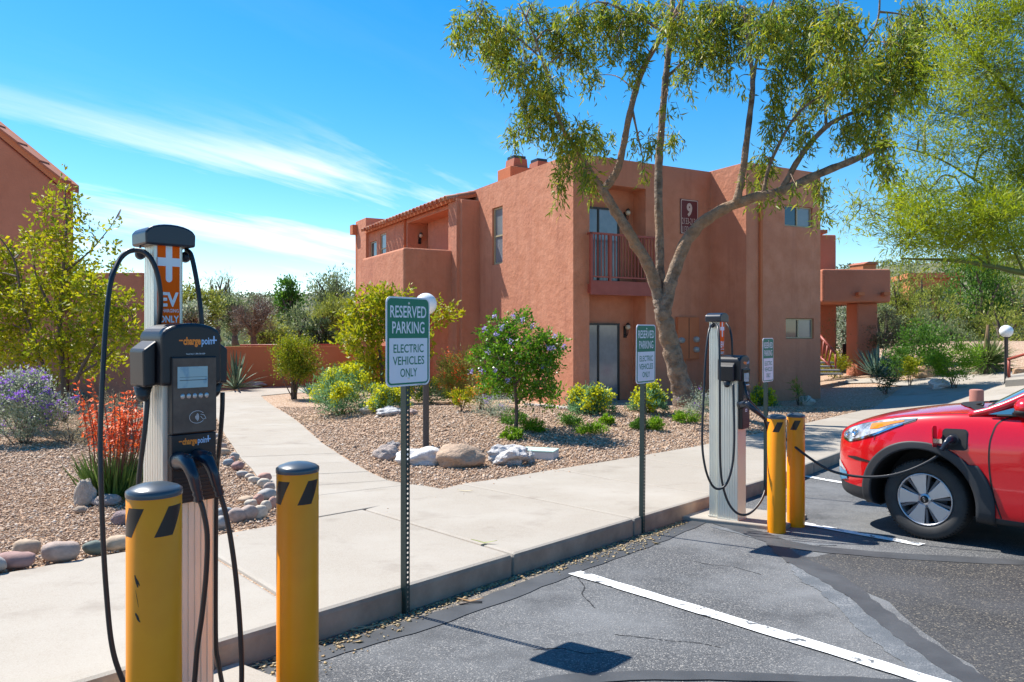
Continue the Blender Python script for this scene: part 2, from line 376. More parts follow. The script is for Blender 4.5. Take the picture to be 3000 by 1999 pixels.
# the path that leaves the sidewalk
path = tag(sheet('garden_path', [(-1.9, 6.15), (-.95, 7.35), (-1.5, 8.1), (-2.3, 9.9), (-3.85, 13.8), (-5.9, 19), (-7.5, 22.3), (-9.6, 22.3), (-8.3, 19), (-5.5, 14.3), (-3.6, 9.8)], .113, m_joint), kind='structure')
pl = [(-1.955, 6.10), (-2.10, 6.62), (-2.40, 7.32), (-2.76, 8.16), (-3.1, 8.9), (-3.52, 9.72), (-4.05, 10.9), (-4.71, 12.34), (-5.3, 13.7), (-5.95, 15.2), (-6.75, 17.0), (-7.65, 19.0), (-8.6, 21.0), (-9.6, 23.2)]
pr = [(-.46, 7.88), (-1.02, 7.62), (-1.30, 7.92), (-1.62, 8.52), (-1.98, 9.28), (-2.34, 10.1), (-2.86, 11.3), (-3.42, 12.75), (-3.98, 14.2), (-4.62, 15.8), (-5.30, 17.4), (-6.15, 19.3), (-7.0, 21.2), (-7.45, 22.3)]
for i in range(len(pl) - 1):
    a, b, c, d = (Vector(p) for p in (pl[i], pl[i + 1], pr[i + 1], pr[i]))
    e1 = (b - a).normalized() * .005; e2 = (c - d).normalized() * .005
    q = [a + e1, b - e1, c - e2, d + e2]
    if i == 0:
        q = [Vector((-1.965, 6.12)), b - e1, c - e2, Vector((-.70, 7.53)), Vector((-.42, 7.96)), Vector(sn(3.92, -1.975)[:2])]
        q = [Vector(sn(1.72, -1.975)[:2]), b - e1, c - e2, Vector((-.86, 7.52)), Vector(sn(3.60, -1.975)[:2])]
    sheet('slab', q, .14 + random.uniform(-.0015, .0015), m_concrete, path, thick=.2, bevel=.01)
br = [(-9.6, 23.2), (-7.45, 22.3), (-6.9, 23.3), (-4.0, 24.2), (-4.0, 25.6), (-8.4, 25.2)]
sheet('slab', br, .138, m_concrete, path, thick=.2)
# far path past the right garden
fp = tag(sheet('far_path', [GP(*p)[:2] for p in ((2480, 1112), (2580, 1108), (2720, 1124), (2830, 1124), (2830, 1134), (2700, 1140), (2560, 1122), (2470, 1124))], .15, m_concrete), kind='structure')
ds = tag(sheet('door_step', [GP(*p)[:2] for p in ((1700, 1176), (1870, 1176), (1880, 1186), (1700, 1188))], .19, m_concrete, thick=.08), kind='structure')

# lot: patches, sealed cracks, stall lines, concrete pad
def strip(name, pts, w, off, material, wob=.02, parent=None, n=6):
    q = spline([Vector((p[0], p[1], 0)) for p in pts], n); ws = w if hasattr(w, '__len__') else [w] * len(pts)
    lft, rgt = [], []
    for i, p in enumerate(q):
        t = (q[min(i + 1, len(q) - 1)] - q[max(i - 1, 0)]).normalized(); nrm = Vector((-t.y, t.x, 0))
        u = i / (len(q) - 1) * (len(ws) - 1); k = min(int(u), len(ws) - 2); wi = ws[k] + (ws[k + 1] - ws[k]) * (u - k)
        lft.append(p + nrm * (wi / 2 + random.uniform(-wob, wob))); rgt.append(p - nrm * (wi / 2 + random.uniform(-wob, wob)))
    bm = bmesh.new(); a = [bm.verts.new(p) for p in lft]; b = [bm.verts.new(p) for p in rgt]
    for i in range(len(q) - 1): bm.faces.new((a[i], b[i], b[i + 1], a[i + 1]))
    for v in bm.verts: v.co.z = lotz(v.co.x, v.co.y) + off
    bmesh.ops.recalc_face_normals(bm, faces=bm.faces)
    me = bpy.data.meshes.new(name); bm.to_mesh(me); bm.free()
    for p in me.polygons:
        if p.normal.z < 0: me.flip_normals(); break
    return tag(link(name, me, material, parent), kind='structure') if parent is None else link(name, me, material, parent)
lp = lambda *q: [GP(x, y, 0)[:2] for x, y in q]
def rough_poly(pts, w=.03, n=5):
    q = [Vector((*p, 0)) for p in pts]; out = []
    for i in range(len(q)):
        a, b = q[i], q[(i + 1) % len(q)]
        for k in range(n): out.append(a.lerp(b, k / n) + Vector((random.uniform(-w, w), random.uniform(-w, w), 0)))
    return out
dark = tag(sheet('asphalt_patch', rough_poly(lp((2330, 1640), (2420, 1625), (2700, 1640), (3000, 1648), (3400, 1660), (4200, 1900), (4000, 2400), (3300, 2300), (2960, 2050), (2760, 1880), (2560, 1740)), .03), .002, m_asphalt_dark), kind='structure')
strip('sealed_crack', lp((640, 1998), (760, 1965), (900, 1925), (1180, 1845), (1480, 1745), (1700, 1660), (1900, 1590), (2060, 1525)), [.12, .14, .16, .16, .15, .15, .15, .12], .004, m_sealer, .010)
strip('sealed_crack', lp((2060, 1520), (2180, 1555), (2330, 1600), (2560, 1625), (2800, 1640), (3040, 1652)), [.1, .18, .2, .18, .18, .14], .0045, m_sealer, .010)
strip('sealed_crack', lp((2260, 1590), (2330, 1640), (2420, 1685), (2520, 1755), (2640, 1850), (2760, 1935), (2880, 2010)), [.1, .16, .2, .12, .13, .13, .14], .005, m_sealer, .012)
strip('sealed_crack', lp((1330, 2060), (1700, 1990), (2150, 1985), (2700, 2010)), [.12, .1, .08, .1], .0055, m_sealer, .010)
strip('faded_scuff', n=14, wob=.012, pts=lp((2090, 1545), (2200, 1565), (2300, 1590), (2450, 1598)), w=[.06, .2, .16, .04], off=.0035, material=m_scuff)
strip('faded_scuff', n=14, wob=.012, pts=lp((2310, 1615), (2370, 1690), (2440, 1740), (2560, 1840), (2720, 1960), (2840, 2040)), w=[.05, .16, .12, .16, .16, .18], off=.003, material=m_scuff)
strip('stall_line', lp((1684, 1680), (2000, 1776), (2380, 1892), (2760, 2010), (3100, 2112)), .105, .0075, m_paint, .004)
strip('stall_line', lp((2240, 1510), (2308, 1527), (2500, 1563), (2701, 1599)), .10, .0075, m_paint, .004)
strip('stall_line', lp((2330, 1392), (2400, 1404), (2600, 1440), (2900, 1495)), .10, .0075, m_paint, .004)
strip('hairline_crack', lp((1690, 1690), (1712, 1720), (1706, 1742), (1730, 1768), (1742, 1782)), .007, .0015, m_crack, .003, n=10)
strip('hairline_crack', lp((1800, 1860), (1880, 1868), (1960, 1878), (2040, 1884), (2110, 1898)), .006, .0015, m_crack, .004, n=10)
strip('hairline_crack', lp((1560, 1905), (1640, 1900), (1720, 1915), (1830, 1905)), .006, .0015, m_crack, .004, n=10)
strip('hairline_crack', lp((2010, 1640), (2080, 1655), (2140, 1660), (2230, 1684)), .005, .0015, m_crack, .003, n=10)
pad = tag(sheet('concrete_pad', [sn(s, n)[:2] for s, n in ((4.30, -.02), (4.35, .82), (5.05, .80), (5.02, -.02))], .035, m_concrete, thick=.1, bevel=.01), kind='structure')
pad2 = tag(sheet('concrete_pad', [sn(s, n)[:2] for s, n in ((-.55, -.0), (-.5, .62), (.12, .60), (.1, -.0))], .035, m_concrete, thick=.1, bevel=.01), kind='structure')
sheet('dirt_gutter', rough_poly([sn(s, n)[:2] for s, n in ((-2, .0), (4.25, .0), (4.2, .07), (2.4, .24), (.6, .20), (-2, .2))], .02, 8), .003, speckle('gutter_grit', [(0, (.09, .085, .08)), (.5, (.16, .14, .12)), (.85, (.24, .20, .16)), (1, (.42, .34, .22))], 90, bump=.8, dist=.008))['kind'] = 'structure'

tag(sheet('planting_island', [(11.5 + 1.6 * math.cos(R(a)), 11.5 + 1.6 * math.sin(R(a))) for a in range(0, 360, 20)], .13, m_gravel, thick=.2), kind='structure')
# loose gravel near enough to see stone by stone
def inside(poly, x, y):
    c = np.zeros(len(x), bool); n = len(poly)
    for i in range(n):
        (x0, y0), (x1, y1) = poly[i][:2], poly[(i + 1) % n][:2]
        if y0 == y1: continue
        t = ((y0 > y) != (y1 > y)) & (x < (x1 - x0) * (y - y0) / (y1 - y0) + x0); c ^= t
    return c
right_bed = [tuple(sn(s, back_n(s) - .02)[:2]) for s in (3.62, 3.9, 4.3, 5, 6, 8, 12, 16, 20, 26)] + [(20, 26), (9, 21), (5.6, 19.5), (2.0, 18.4), (-1, 23), (-6, 24)] + [(p[0] + .03, p[1]) for p in pr[::-1][:-2]]
left_bed = [tuple(sn(s, -2.0)[:2]) for s in (-4, -2, 0, 1.7)] + [(p[0] - .03, p[1]) for p in pl[1:]] + [(-12, 23), (-17, 21), (-9, 8)]
n = 620000
Yv = 3.6 + (19 - 3.6) * rng.random(n) ** 1.0; Xv = (rng.random(n) * 2 - 1) * .74 * Yv
keep = (inside(right_bed, Xv, Yv) | inside(left_bed, Xv, Yv)) & (rng.random(n) < np.clip(7.5 / Yv, .18, 1) ** 1.1)
Xv, Yv = Xv[keep], Yv[keep]
m_ = min(len(Xv), 120000); Xv, Yv = Xv[:m_], Yv[:m_]
octv = np.array([(1, 0, 0), (0, 1, 0), (-1, 0, 0), (0, -1, 0), (0, 0, 1), (0, 0, -1)], float)
octf = np.array([(0, 1, 4), (1, 2, 4), (2, 3, 4), (3, 0, 4), (1, 0, 5), (2, 1, 5), (3, 2, 5), (0, 3, 5)])
def scatter_oct(X, Y, Z, size, flat=(.35, .8)):
    n = len(X); a = rng.random(n) * 6.283; sc = np.stack([size * rng.uniform(.6, 1.25, n), size * rng.uniform(.5, 1., n), size * rng.uniform(*flat, n)], 1)
    v = octv[None] * sc[:, None] * rng.uniform(.7, 1.25, (n, 6, 1)); tl = rng.normal(0, .35, n)
    x, y, z = v[..., 0], v[..., 1], v[..., 2]
    y, z = y * np.cos(tl)[:, None] - z * np.sin(tl)[:, None], y * np.sin(tl)[:, None] + z * np.cos(tl)[:, None]
    c, s = np.cos(a)[:, None], np.sin(a)[:, None]
    v = np.stack([x * c - y * s + X[:, None], x * s + y * c + Y[:, None], z + Z[:, None]], 2)
    return v.reshape(-1, 3), (octf[None] + 6 * np.arange(n)[:, None, None]).reshape(-1, 3)
def np_mesh(name, v, f, material, parent=None, smooth=False):
    me = bpy.data.meshes.new(name); k = f.shape[1]
    me.vertices.add(len(v)); me.vertices.foreach_set('co', v.astype(np.float32).ravel())
    me.loops.add(f.size); me.loops.foreach_set('vertex_index', f.astype(np.int32).ravel())
    me.polygons.add(len(f)); me.polygons.foreach_set('loop_start', np.arange(0, f.size, k, dtype=np.int32))
    me.update(calc_edges=True)
    if smooth: me.polygons.foreach_set('use_smooth', [True] * len(f))
    return link(name, me, material, parent)
q_ = 260; es = rng.uniform(-3, 14, q_); en = np.array([back_n(s) for s in es]) + np.abs(rng.normal(0, .12, q_)) + .03       # a few stones kicked onto the walk
ep = np.array([sn(a, b) for a, b in zip(es, en)]); Xv = np.concatenate([Xv, ep[:, 0]]); Yv = np.concatenate([Yv, ep[:, 1]])
Zv = np.array([gz(x, y) for x, y in zip(Xv, Yv)])
sz = rng.gamma(4.2, .0025, len(Xv)) * np.clip(Yv / 7, .85, 1.5)
v, f = scatter_oct(Xv, Yv, Zv - .012 + rng.random(len(Xv)) * .012, sz)
tag(np_mesh('gravel', v, f, m_pebble), 'loose tan and brown decorative gravel covering the garden beds', 'gravel', kind='stuff')
# dry leaf litter swept against the kerb
n = 2600; s_ = rng.uniform(-1.5, 4.2, n); q_ = .01 + np.abs(rng.normal(0, .075, n)) * (.4 + 1.1 * (np.sin(s_ * 2.3 + 1) * .5 + .5))
pts = np.array([sn(a, b, 0) for a, b in zip(s_, q_)])
v, f = scatter_oct(pts[:, 0], pts[:, 1], pts[:, 2] + .008, rng.gamma(4, .0022, n), (.12, .3))
tag(np_mesh('leaf_litter', v, f, mat('dry_litter', (.4, .28, .12), island=[(.42, .30, .13), (.30, .19, .08), (.52, .42, .24), (.22, .16, .09)])), 'crumbled dry leaves lying along the foot of the kerb', 'leaf litter', kind='stuff')
# ================================================================ buildings
BZ = ZC - 1.87
def window(parent, plane, a0, a1, z0, z1, at, frame, panes, inset=.07, fw=.045, name='window'):
    """plane 'u': wall facing -y, a is x; plane 'v': wall facing -x, a is y. panes: list of (share0, share1, material), horizontal; or ('v', ...)"""
    w = empty(name, (0, 0, 0)); w.parent = parent
    def bx(mb, p0, p1, q0, q1, d0, d1):
        if plane == 'u': mb.box(p0, p1, at + d0, at + d1, q0, q1)
        else: mb.box(at + d0, at + d1, p0, p1, q0, q1)
    f = MB()
    bx(f, a0, a1, z1 - fw, z1, inset - .03, inset + .03); bx(f, a0, a1, z0, z0 + fw, inset - .03, inset + .03)
    bx(f, a0, a0 + fw, z0 + fw, z1 - fw, inset - .03, inset + .03); bx(f, a1 - fw, a1, z0 + fw, z1 - fw, inset - .03, inset + .03)
    vert = panes[0] == 'v'; ps = panes[1:] if vert else panes
    for k, (p0, p1, m) in enumerate(ps):
        if k:
            if vert: zc = z0 + (z1 - z0) * p0; bx(f, a0 + fw, a1 - fw, zc - .022, zc + .022, inset - .028, inset + .028)
            else: ac = a0 + (a1 - a0) * p0; bx(f, ac - .022, ac + .022, z0 + fw, z1 - fw, inset - .028, inset + .028)
    f.build('frame', frame, w)
    for k, (p0, p1, m) in enumerate(ps):
        g = MB(); d = inset - .004 * k
        if vert: bx(g, a0 + .02, a1 - .02, z0 + (z1 - z0) * p0 + .01, z0 + (z1 - z0) * p1 - .01, d, d + .012)
        else: bx(g, a0 + (a1 - a0) * p0 + .01, a0 + (a1 - a0) * p1 - .01, z0 + .02, z1 - .02, d, d + .012)
        g.build('pane', m, w)
    return w
def wall_lamp(loc, face, label):
    """a black bracket lantern with a round glass, facing -y (0) or -x (90)"""
    t = empty('wall_lamp', loc, R(29 - face) if face is not None else 0, label, 'lamp', 'wall lamps on the building')
    MB().box(-.05, .05, -.02, .03, -.22, .10).tube([(0, -.02, -.12), (0, -.10, -.16), (0, -.14, -.08), (0, -.14, 0)], .013, 6).build('bracket', m_black, t)
    MB().sphere((0, -.14, .07), .075, 12, 8).build('glass_shade', mat('lamp_glass', (.55, .48, .36), rough=.15, spec=.8), t)
    MB().lathe([(.001, .20), (.05, .16), (.07, .13), (.001, .125)], 12, Matrix.Translation((0, -.14, 0))).build('lid', m_black, t)
    return t
bld = empty('apartment_building', (1.55, 19.0, BZ), R(29), 'two storey terracotta stucco apartment block with balconies and building number plate', 'building')
BM = root_matrix(bld); bw = lambda *p: BM @ Vector(p)
H = 6.42
# main block: front plane y=0, left plane x=0; recess with the balcony; projecting block on the right
main_add = [(0, 4.70, 0, 9.5, -.5, H), (4.66, 7.60, -1.33, 6.0, -.5, H + .02)]
main_cut = [(.50, 2.33, -.5, .55, 3.12, 5.72), (.50, 2.33, -.5, .55, -.02, 2.86),
            (-.5, .16, 3.78, 4.44, 3.93, 5.65),
            (6.14, 7.26, -1.9, -1.19, 4.84, 5.42), (6.18, 7.32, -1.9, -1.19, 1.70, 2.27)]
solid('wall', main_add, main_cut, m_stucco, bld, bevel=.07)
MB().box(.12, 4.5, .12, 9.3, H - .02, H + .008).build('roof_deck', m_stucco_s, bld)
# sliding doors at the back of the recess
for nm, z0, z1, pane_m in (('sliding_door', 3.13, 5.20, m_curtain), ('sliding_door', .0, 2.12, m_curtain)):
    window(bld, 'u', .52, 1.80, z0, z1, .48, m_bronze, [(0, .46, m_curtain), (.46, 1, m_curtain)], inset=.0, fw=.05, name=nm)
window(bld, 'v', 3.79, 4.43, 3.94, 5.64, 0, m_almond, ['v', (0, .5, m_curtain), (.5, 1, m_glass_pale)], inset=.09)
window(bld, 'u', 6.15, 7.25, 4.85, 5.41, -1.33, m_almond, [(0, .48, m_glass), (.48, 1, m_glass_pale)], inset=.08, fw=.03)
window(bld, 'u', 6.19, 7.31, 1.71, 2.26, -1.33, m_almond, [(0, .48, m_glass), (.48, 1, m_glass_pale)], inset=.08, fw=.03)
# balcony of painted timber and steel
bal = MB().box(.44, 2.72, -.16, .54, 2.88, 3.11).build('balcony_deck', m_redmetal, bld)
MB().box(.40, 2.76, -.20, -.162, 2.84, 3.20).build('fascia', m_redmetal, bal)
rail = MB().box(.42, 2.74, -.18, -.13, 4.38, 4.43).build('balcony_railing', m_redmetal, bld)
MB().box(.42, 2.74, -.175, -.135, 3.28, 3.32).build('bottom_rail', m_redmetal, rail)
MB().box(.42, .46, -.18, 0, 4.38, 4.43).build('side_rail', m_redmetal, rail)
for x in (.44, 1.02, 2.70): MB().box(x - .035, x + .035, -.19, -.12, 2.9, 4.38).build('post', m_redmetal, rail)
me = MB().box(-.011, .011, -.166, -.144, 3.32, 4.38).mesh('baluster')
for k in range(20):
    o = link('baluster', me, m_redmetal, rail); o.location.x = .54 + .108 * k
# downspouts
def downspout(u, v, z0, z1, parent=bld, w=.09):
    return MB().box(u - w / 2, u + w / 2, v - .08, v - .002, z0, z1).build('downspout', m_stucco_s, parent, bevel=.012)
downspout(5.16, -1.33, -.2, H - .15)
# left wing with loggia, balcony and tile roof
wing_add = [(-.62, 4.2, 5.30, 14.6, -.5, 6.02), (-.74, .05, 5.42, 6.06, -.5, 6.05), (-.74, 3.9, 14.4, 15.8, -.5, 6.66)]
wing_cut = [(-1.2, .40, 6.12, 9.95, 3.12, 5.86), (-1.2, .9, 6.3, 9.6, -.05, 2.5), (-.9, -.5, 12.27, 12.96, 4.72, 5.80), (-.9, -.5, 13.40, 14.2, 4.80, 5.62)]
solid('wing_wall', wing_add, wing_cut, m_stucco, bld, bevel=.06)
window(bld, 'v', 7.9, 9.85, 3.14, 5.30, .36, m_bronze, [(0, .5, m_curtain), (.5, 1, m_curtain)], inset=-.02, name='sliding_door')
window(bld, 'v', 6.6, 8.6, 0.0, 2.1, .83, m_bronze, [(0, .5, m_glass), (.5, 1, m_glass)], inset=-.02, name='sliding_door')
window(bld, 'v', 12.28, 12.95, 4.73, 5.79, -.62, m_almond, ['v', (0, .45, m_glass), (.45, 1, m_glass_pale)], inset=.06)
window(bld, 'v', 13.42, 14.18, 4.82, 5.60, -.62, m_almond, [(0, 1, m_glass)], inset=.06)
balc_add = [(-2.34, -.60, 5.80, 9.90, 2.72, 4.48)]
balc_cut = [(-2.14, -.5, 6.0, 9.7, 3.05, 5.0)]
pb = solid('balcony_parapet', balc_add, balc_cut, m_stucco, bld, bevel=.07)
for v in (5.82, 9.55): MB().box(-2.30, -1.95, v, v + .33, -.5, 2.73).build('column', m_stucco, bld, bevel=.05)
for v in (7.0, 8.9): MB().box(-2.62, -2.30, v, v + .14, 2.74, 2.90).build('roof_drain', m_stucco_s, bld)
MB().box(-.75, -.66, 15.62, 15.80, -.3, 6.1).box(-.95, -.62, 15.55, 15.95, 6.1, 6.5).build('downspout', m_stucco_s, bld)
downspout(-.66, 10.16, 3.1, 6.0, w=.08)
# shed roof of barrel tiles: eave along x=-.85 from y=5.5 to 14.3, rising towards +x
roof = MB().prism([(-.80, 5.98), (3.6, 7.1), (3.6, 7.2), (-.80, 6.08)], 5.50, 14.38, 'y').build('tile_roof', m_stucco_s, bld)
hp = [(.145 * math.cos(math.pi * k / 6), .135 * math.sin(math.pi * k / 6)) for k in range(7)]
def tile_mesh(ln=.46):
    vs, fs = [], []
    for j, (x, sc, dz) in enumerate(((0, 1.0, .0), (ln, .84, -.004))):
        for a, b in hp: vs.append((x, a * sc, b * sc + dz))
        for a, b in hp: vs.append((x, a * sc * .82, b * sc * .82 + dz))
    for k in range(6): fs += [(k, k + 1, 15 + k, 14 + k), (7 + k, 21 + k, 22 + k, 8 + k), (k, 7 + k, 8 + k, k + 1)]
    me = bpy.data.meshes.new('tile'); me.from_pydata(vs, [], fs); me.update(); me.materials.append(m_tile)
    for p in me.polygons: p.use_smooth = True
    return me
tm = tile_mesh(); sl_ = math.atan2(1.12, 4.4)
tms = [tm]
for c in ((.36, .10, .05), (.48, .17, .085), (.52, .24, .14)):
    t2 = tm.copy(); t2.materials.clear(); t2.materials.append(mat('clay_tile_%.2f' % c[0], c, rough=.8, col2=tuple(x * .8 for x in c), scale=5)); tms.append(t2)
for k in range(26):
    for j in range(5):
        o = link('tile', random.choice(tms), None, roof)
        x = -1.0 + j * .40; o.location = (x, 5.68 + .335 * k + random.uniform(-.012, .012), 6.075 + (x + .80) * math.tan(sl_) + .012 * (j % 1)); o.rotation_euler = (random.uniform(-.04, .04), -sl_ - .03, random.uniform(-.02, .02))
# chimneys
for nm, (u0, u1, v0, v1), zt in (('chimney', (.95, 2.6, 5.0, 5.9), 7.18),):
    ch = MB().box(u0, u1, v0, v1, 6.2, zt).build(nm, m_stucco_s, bld, bevel=.03)
    for uc, sc in ((u0 + .45, 1.0), (u1 - .35, .85)):
        MB().prism([(-.27 * sc, 0), (.27 * sc, 0), (.23 * sc, .30), (-.23 * sc, .30)], 5.15, 5.70, 'y', Matrix.Translation((uc, 0, zt))).build('chimney_pot', m_tile, ch)
        MB().box(uc - .22 * sc, uc + .22 * sc, 5.20, 5.64, zt + .30, zt + .40).build('spark_arrestor', m_bronze, ch)
# meter cabinet and meters
cab = MB().box(3.36, 4.12, -.12, -.003, 1.14, 2.30).build('meter_cabinet', m_stucco_s, bld, bevel=.01)
MB().box(3.735, 3.75, -.128, -.1205, 1.16, 2.28).build('door_seam', m_bronze, cab)
for (x, z) in ((3.44, 1.66), (3.98, 1.68), (3.98, 1.40)):
    M_ = Matrix.Translation((x, -.12, z)) @ Matrix.Rotation(R(90), 4, 'X')
    mt = MB().lathe([(.085, 0), (.085, .05), (.07, .11), (.001, .12)], 16, M_).build('meter', mat('meter_glass', (.42, .42, .40), rough=.15, col2=(.25, .25, .25), scale=20), cab)
MB().box(3.60, 3.68, -.07, -.003, -.2, 1.14).build('conduit', m_stucco_s, cab)
# number plate 9 / 2133-2136 / 1133-1136
pm = mat('maroon_plate', (.13, .022, .025), rough=.5); pw = mat('cream_print', (.62, .48, .40), rough=.6)
plate = MB().box(3.52, 4.16, -.03, -.004, 4.60, 5.56).build('number_plate', pm, bld, bevel=.006)
b_ = MB()
for pts_o, pts_i in ((rrect(.62, .94, .05, 4), rrect(.575, .895, .035, 4)),):
    n_ = len(pts_o); vs_ = [(3.84 + x, -.0315, 5.08 + z) for x, z in pts_o] + [(3.84 + x, -.0315, 5.08 + z) for x, z in pts_i]
    b_.add(vs_, [(i, (i + 1) % n_, n_ + (i + 1) % n_, n_ + i) for i in range(n_)])
b_.build('border', pw, plate)
text('9', .34, (3.84, -.033, 5.29), pw, plate, width=.20, bold=.05)
text('2133-2136', .18, (3.84, -.033, 4.965), pw, plate, width=.54, bold=.0)
text('1133-1136', .18, (3.84, -.033, 4.735), pw, plate, width=.54, bold=.0)
# rear part to the right with stair, flat canopy and columns
ab = empty('covered_entry', (0, 0, 0), 0, 'terracotta stucco carport style entry with flat parapet canopy on square columns', 'building')
def PX(px, Y): return (px - 1500) / F * Y
def PZ(py, Y): return ZC + (HOR - py) / F * Y
Y0 = 27.0
solid('wall', [(PX(2380, Y0), PX(2450, Y0), Y0, Y0 + 5, -.6, PZ(688, Y0))], [], m_stucco_r, ab, bevel=.05)
solid('canopy', [(PX(2402, Y0 - 2), PX(2602, Y0 - 2), Y0 - 2.2, Y0 + 3, PZ(887, Y0 - 2), PZ(790, Y0 - 2))], [], m_stucco_r, ab, bevel=.07)
for px0, px1, yy in ((2511, 2572, Y0 - 1.9), (2403, 2452, Y0 + .4)):
    MB().box(PX(px0, yy), PX(px1, yy), yy, yy + .85, -.8, PZ(888, yy)).build('column', m_stucco_r, ab, bevel=.05)
for px in (2506, 2580): MB().box(PX(px, 25) - .1, PX(px, 25) + .1, 24.55, 24.79, PZ(868, 25), PZ(858, 25)).build('roof_drain', m_stucco_s, ab)
MB().box(PX(2387, 25.5), PX(2400, 25.5), 25.4, 25.55, -.4, PZ(700, 25.5)).build('downspout', m_stucco_s, ab)
MB().box(PX(2380, 27), PX(2404, 27), 26.4, 27.2, PZ(690, 27), PZ(680, 27)).build('roof_tile_edge', m_tile, ab)
st = empty('outdoor_stair', GP(2410, 1105), 0, 'rust red wooden stair rail with open grey treads behind the stucco corner', 'stair')
Ms = root_matrix(st).inverted()
def stp(px, py, Y): return Ms @ P(px, py, Y)
a_, b2 = stp(2392, 972, 25.0), stp(2448, 1036, 24.2)
MB().tube([a_, b2], .045, 6).build('handrail', m_redmetal, st)
c_, d_ = stp(2392, 1036, 25.0), stp(2436, 1076, 24.2)
MB().tube([c_, d_], .04, 6).build('bottom_rail', m_redmetal, st)
for k in range(6):
    t_ = k / 5; q0 = a_.lerp(b2, t_); q1 = c_.lerp(d_, t_) if k < 5 else Vector((b2.x, b2.y, b2.z - .55))
    MB().tube([q0, q1], .03, 6).build('baluster', m_redmetal, st)
for k in range(4):
    q0 = stp(2398 + k * 8, 1062 + k * 11, 24.6 - .25 * k); MB().box(q0.x - .6, q0.x + .45, q0.y - .14, q0.y + .16, q0.z - .03, q0.z + .02).build('tread', mat('grey_tread', (.32, .31, .29), rough=.9), st)
# gabled neighbour on the left
nb = empty('gabled_building', (-11.95, 20.0, BZ), R(-4), 'red stucco neighbour building with sloping tile edged gable', 'building')
NH = PZ(558, 20) - BZ
MB().prism([(-8, -.5), (0, -.5), (0, NH), (-8, NH + 8 * .80)], 0, .45, 'y').build('gable_wall', m_stucco_r, nb, bevel=.05)
MB().box(-9, -5.6, .45, 7, -.5, NH).build('rear_wall', m_stucco_r, nb)
MB().box(.02, 2.1, .15, 1.0, -.5, PZ(798, 20) - BZ).build('lower_wall', m_stucco_r, nb, bevel=.06)
rk = MB().prism([(.10, NH + .0), (-8, NH + 8.1 * .80), (-8, NH + 8.1 * .80 + .20), (.10, NH + .22)], -.12, .50, 'y').build('rake_board', m_stucco_s, nb)
for k in range(12):
    x = .12 - k * .62; z = NH + .22 - (x - .10) * .80
    MB().prism([(0, .0), (-.66, .66 * .80 - .03), (-.66, .66 * .80 + .03), (0, .07)], -.20, .16, 'y', Matrix.Translation((x, 0, z))).build('tile', m_tile, rk)
# low garden wall across the end of the path
gw = MB(); q = spline([Vector(p) for p in ((-11.2, 23.6, 0), (-10.2, 25.3, 0), (-8.6, 26.4, 0), (-6.6, 27.0, 0), (-4.6, 27.4, 0), (-3.4, 27.5, 0))], 6)
for i in range(len(q) - 1):
    a_, b_ = q[i], q[i + 1]; nrm = Vector((-(b_ - a_).y, (b_ - a_).x, 0)).normalized() * .11
    i0, i1 = 1.02 + .03 * i / len(q), 1.02
    gw.add([a_ - nrm + Vector((0, 0, -.8)), b_ - nrm + Vector((0, 0, -.8)), b_ + nrm + Vector((0, 0, -.8)), a_ + nrm + Vector((0, 0, -.8)),
            a_ - nrm + Vector((0, 0, i1)), b_ - nrm + Vector((0, 0, i1)), b_ + nrm + Vector((0, 0, i1)), a_ + nrm + Vector((0, 0, i1))],
           [(0, 1, 5, 4), (2, 3, 7, 6), (4, 5, 6, 7)] + ([(0, 4, 7, 3)] if i == 0 else []) + ([(1, 2, 6, 5)] if i == len(q) - 2 else []))
tag(gw.build('garden_wall', m_stucco_s, weld=True), 'low curved orange stucco garden wall closing the end of the path', 'wall')
gp = empty('gate_pier', GP(1066, 1092) if False else Vector((PX(1068, 25), 25, BZ)), 0, 'short square stucco pier standing behind the yellow green tree', 'pier')
MB().box(-.28, .28, -.25, .25, -.4, PZ(1003, 25) - BZ).build('shaft', m_stucco, gp, bevel=.04); MB().box(-.31, .31, -.28, .28, PZ(1003, 25) - BZ - .001, PZ(995, 25) - BZ).build('cap', m_stucco, gp, bevel=.03)
hr = empty('pipe_railing', (-9.5, 29, BZ), 0, 'rusty horizontal pipe railing behind the low garden wall', 'railing')
MB().tube([(-1, 0, PZ(1012, 29) - BZ), (3.2, .3, PZ(1010, 29) - BZ)], .035, 6).build('rail', m_redmetal, hr)
for x in (-.8, 1.2, 3.0): MB().tube([(x, .1, -.3), (x, .1, PZ(1012, 29) - BZ)], .03, 6).build('post', m_redmetal, hr)
# lamps on the walls
wall_lamp(bw(2.05, .55, 5.05), 0, 'bracket lamp in the upstairs balcony recess beside the number plate')
wall_lamp(bw(2.05, .55, 1.95), 0, 'bracket lamp beside the ground floor sliding door behind the tree trunk')
wall_lamp(bw(-.15, 9.94, 5.35), 0, 'bracket lamp inside the tile roofed loggia')
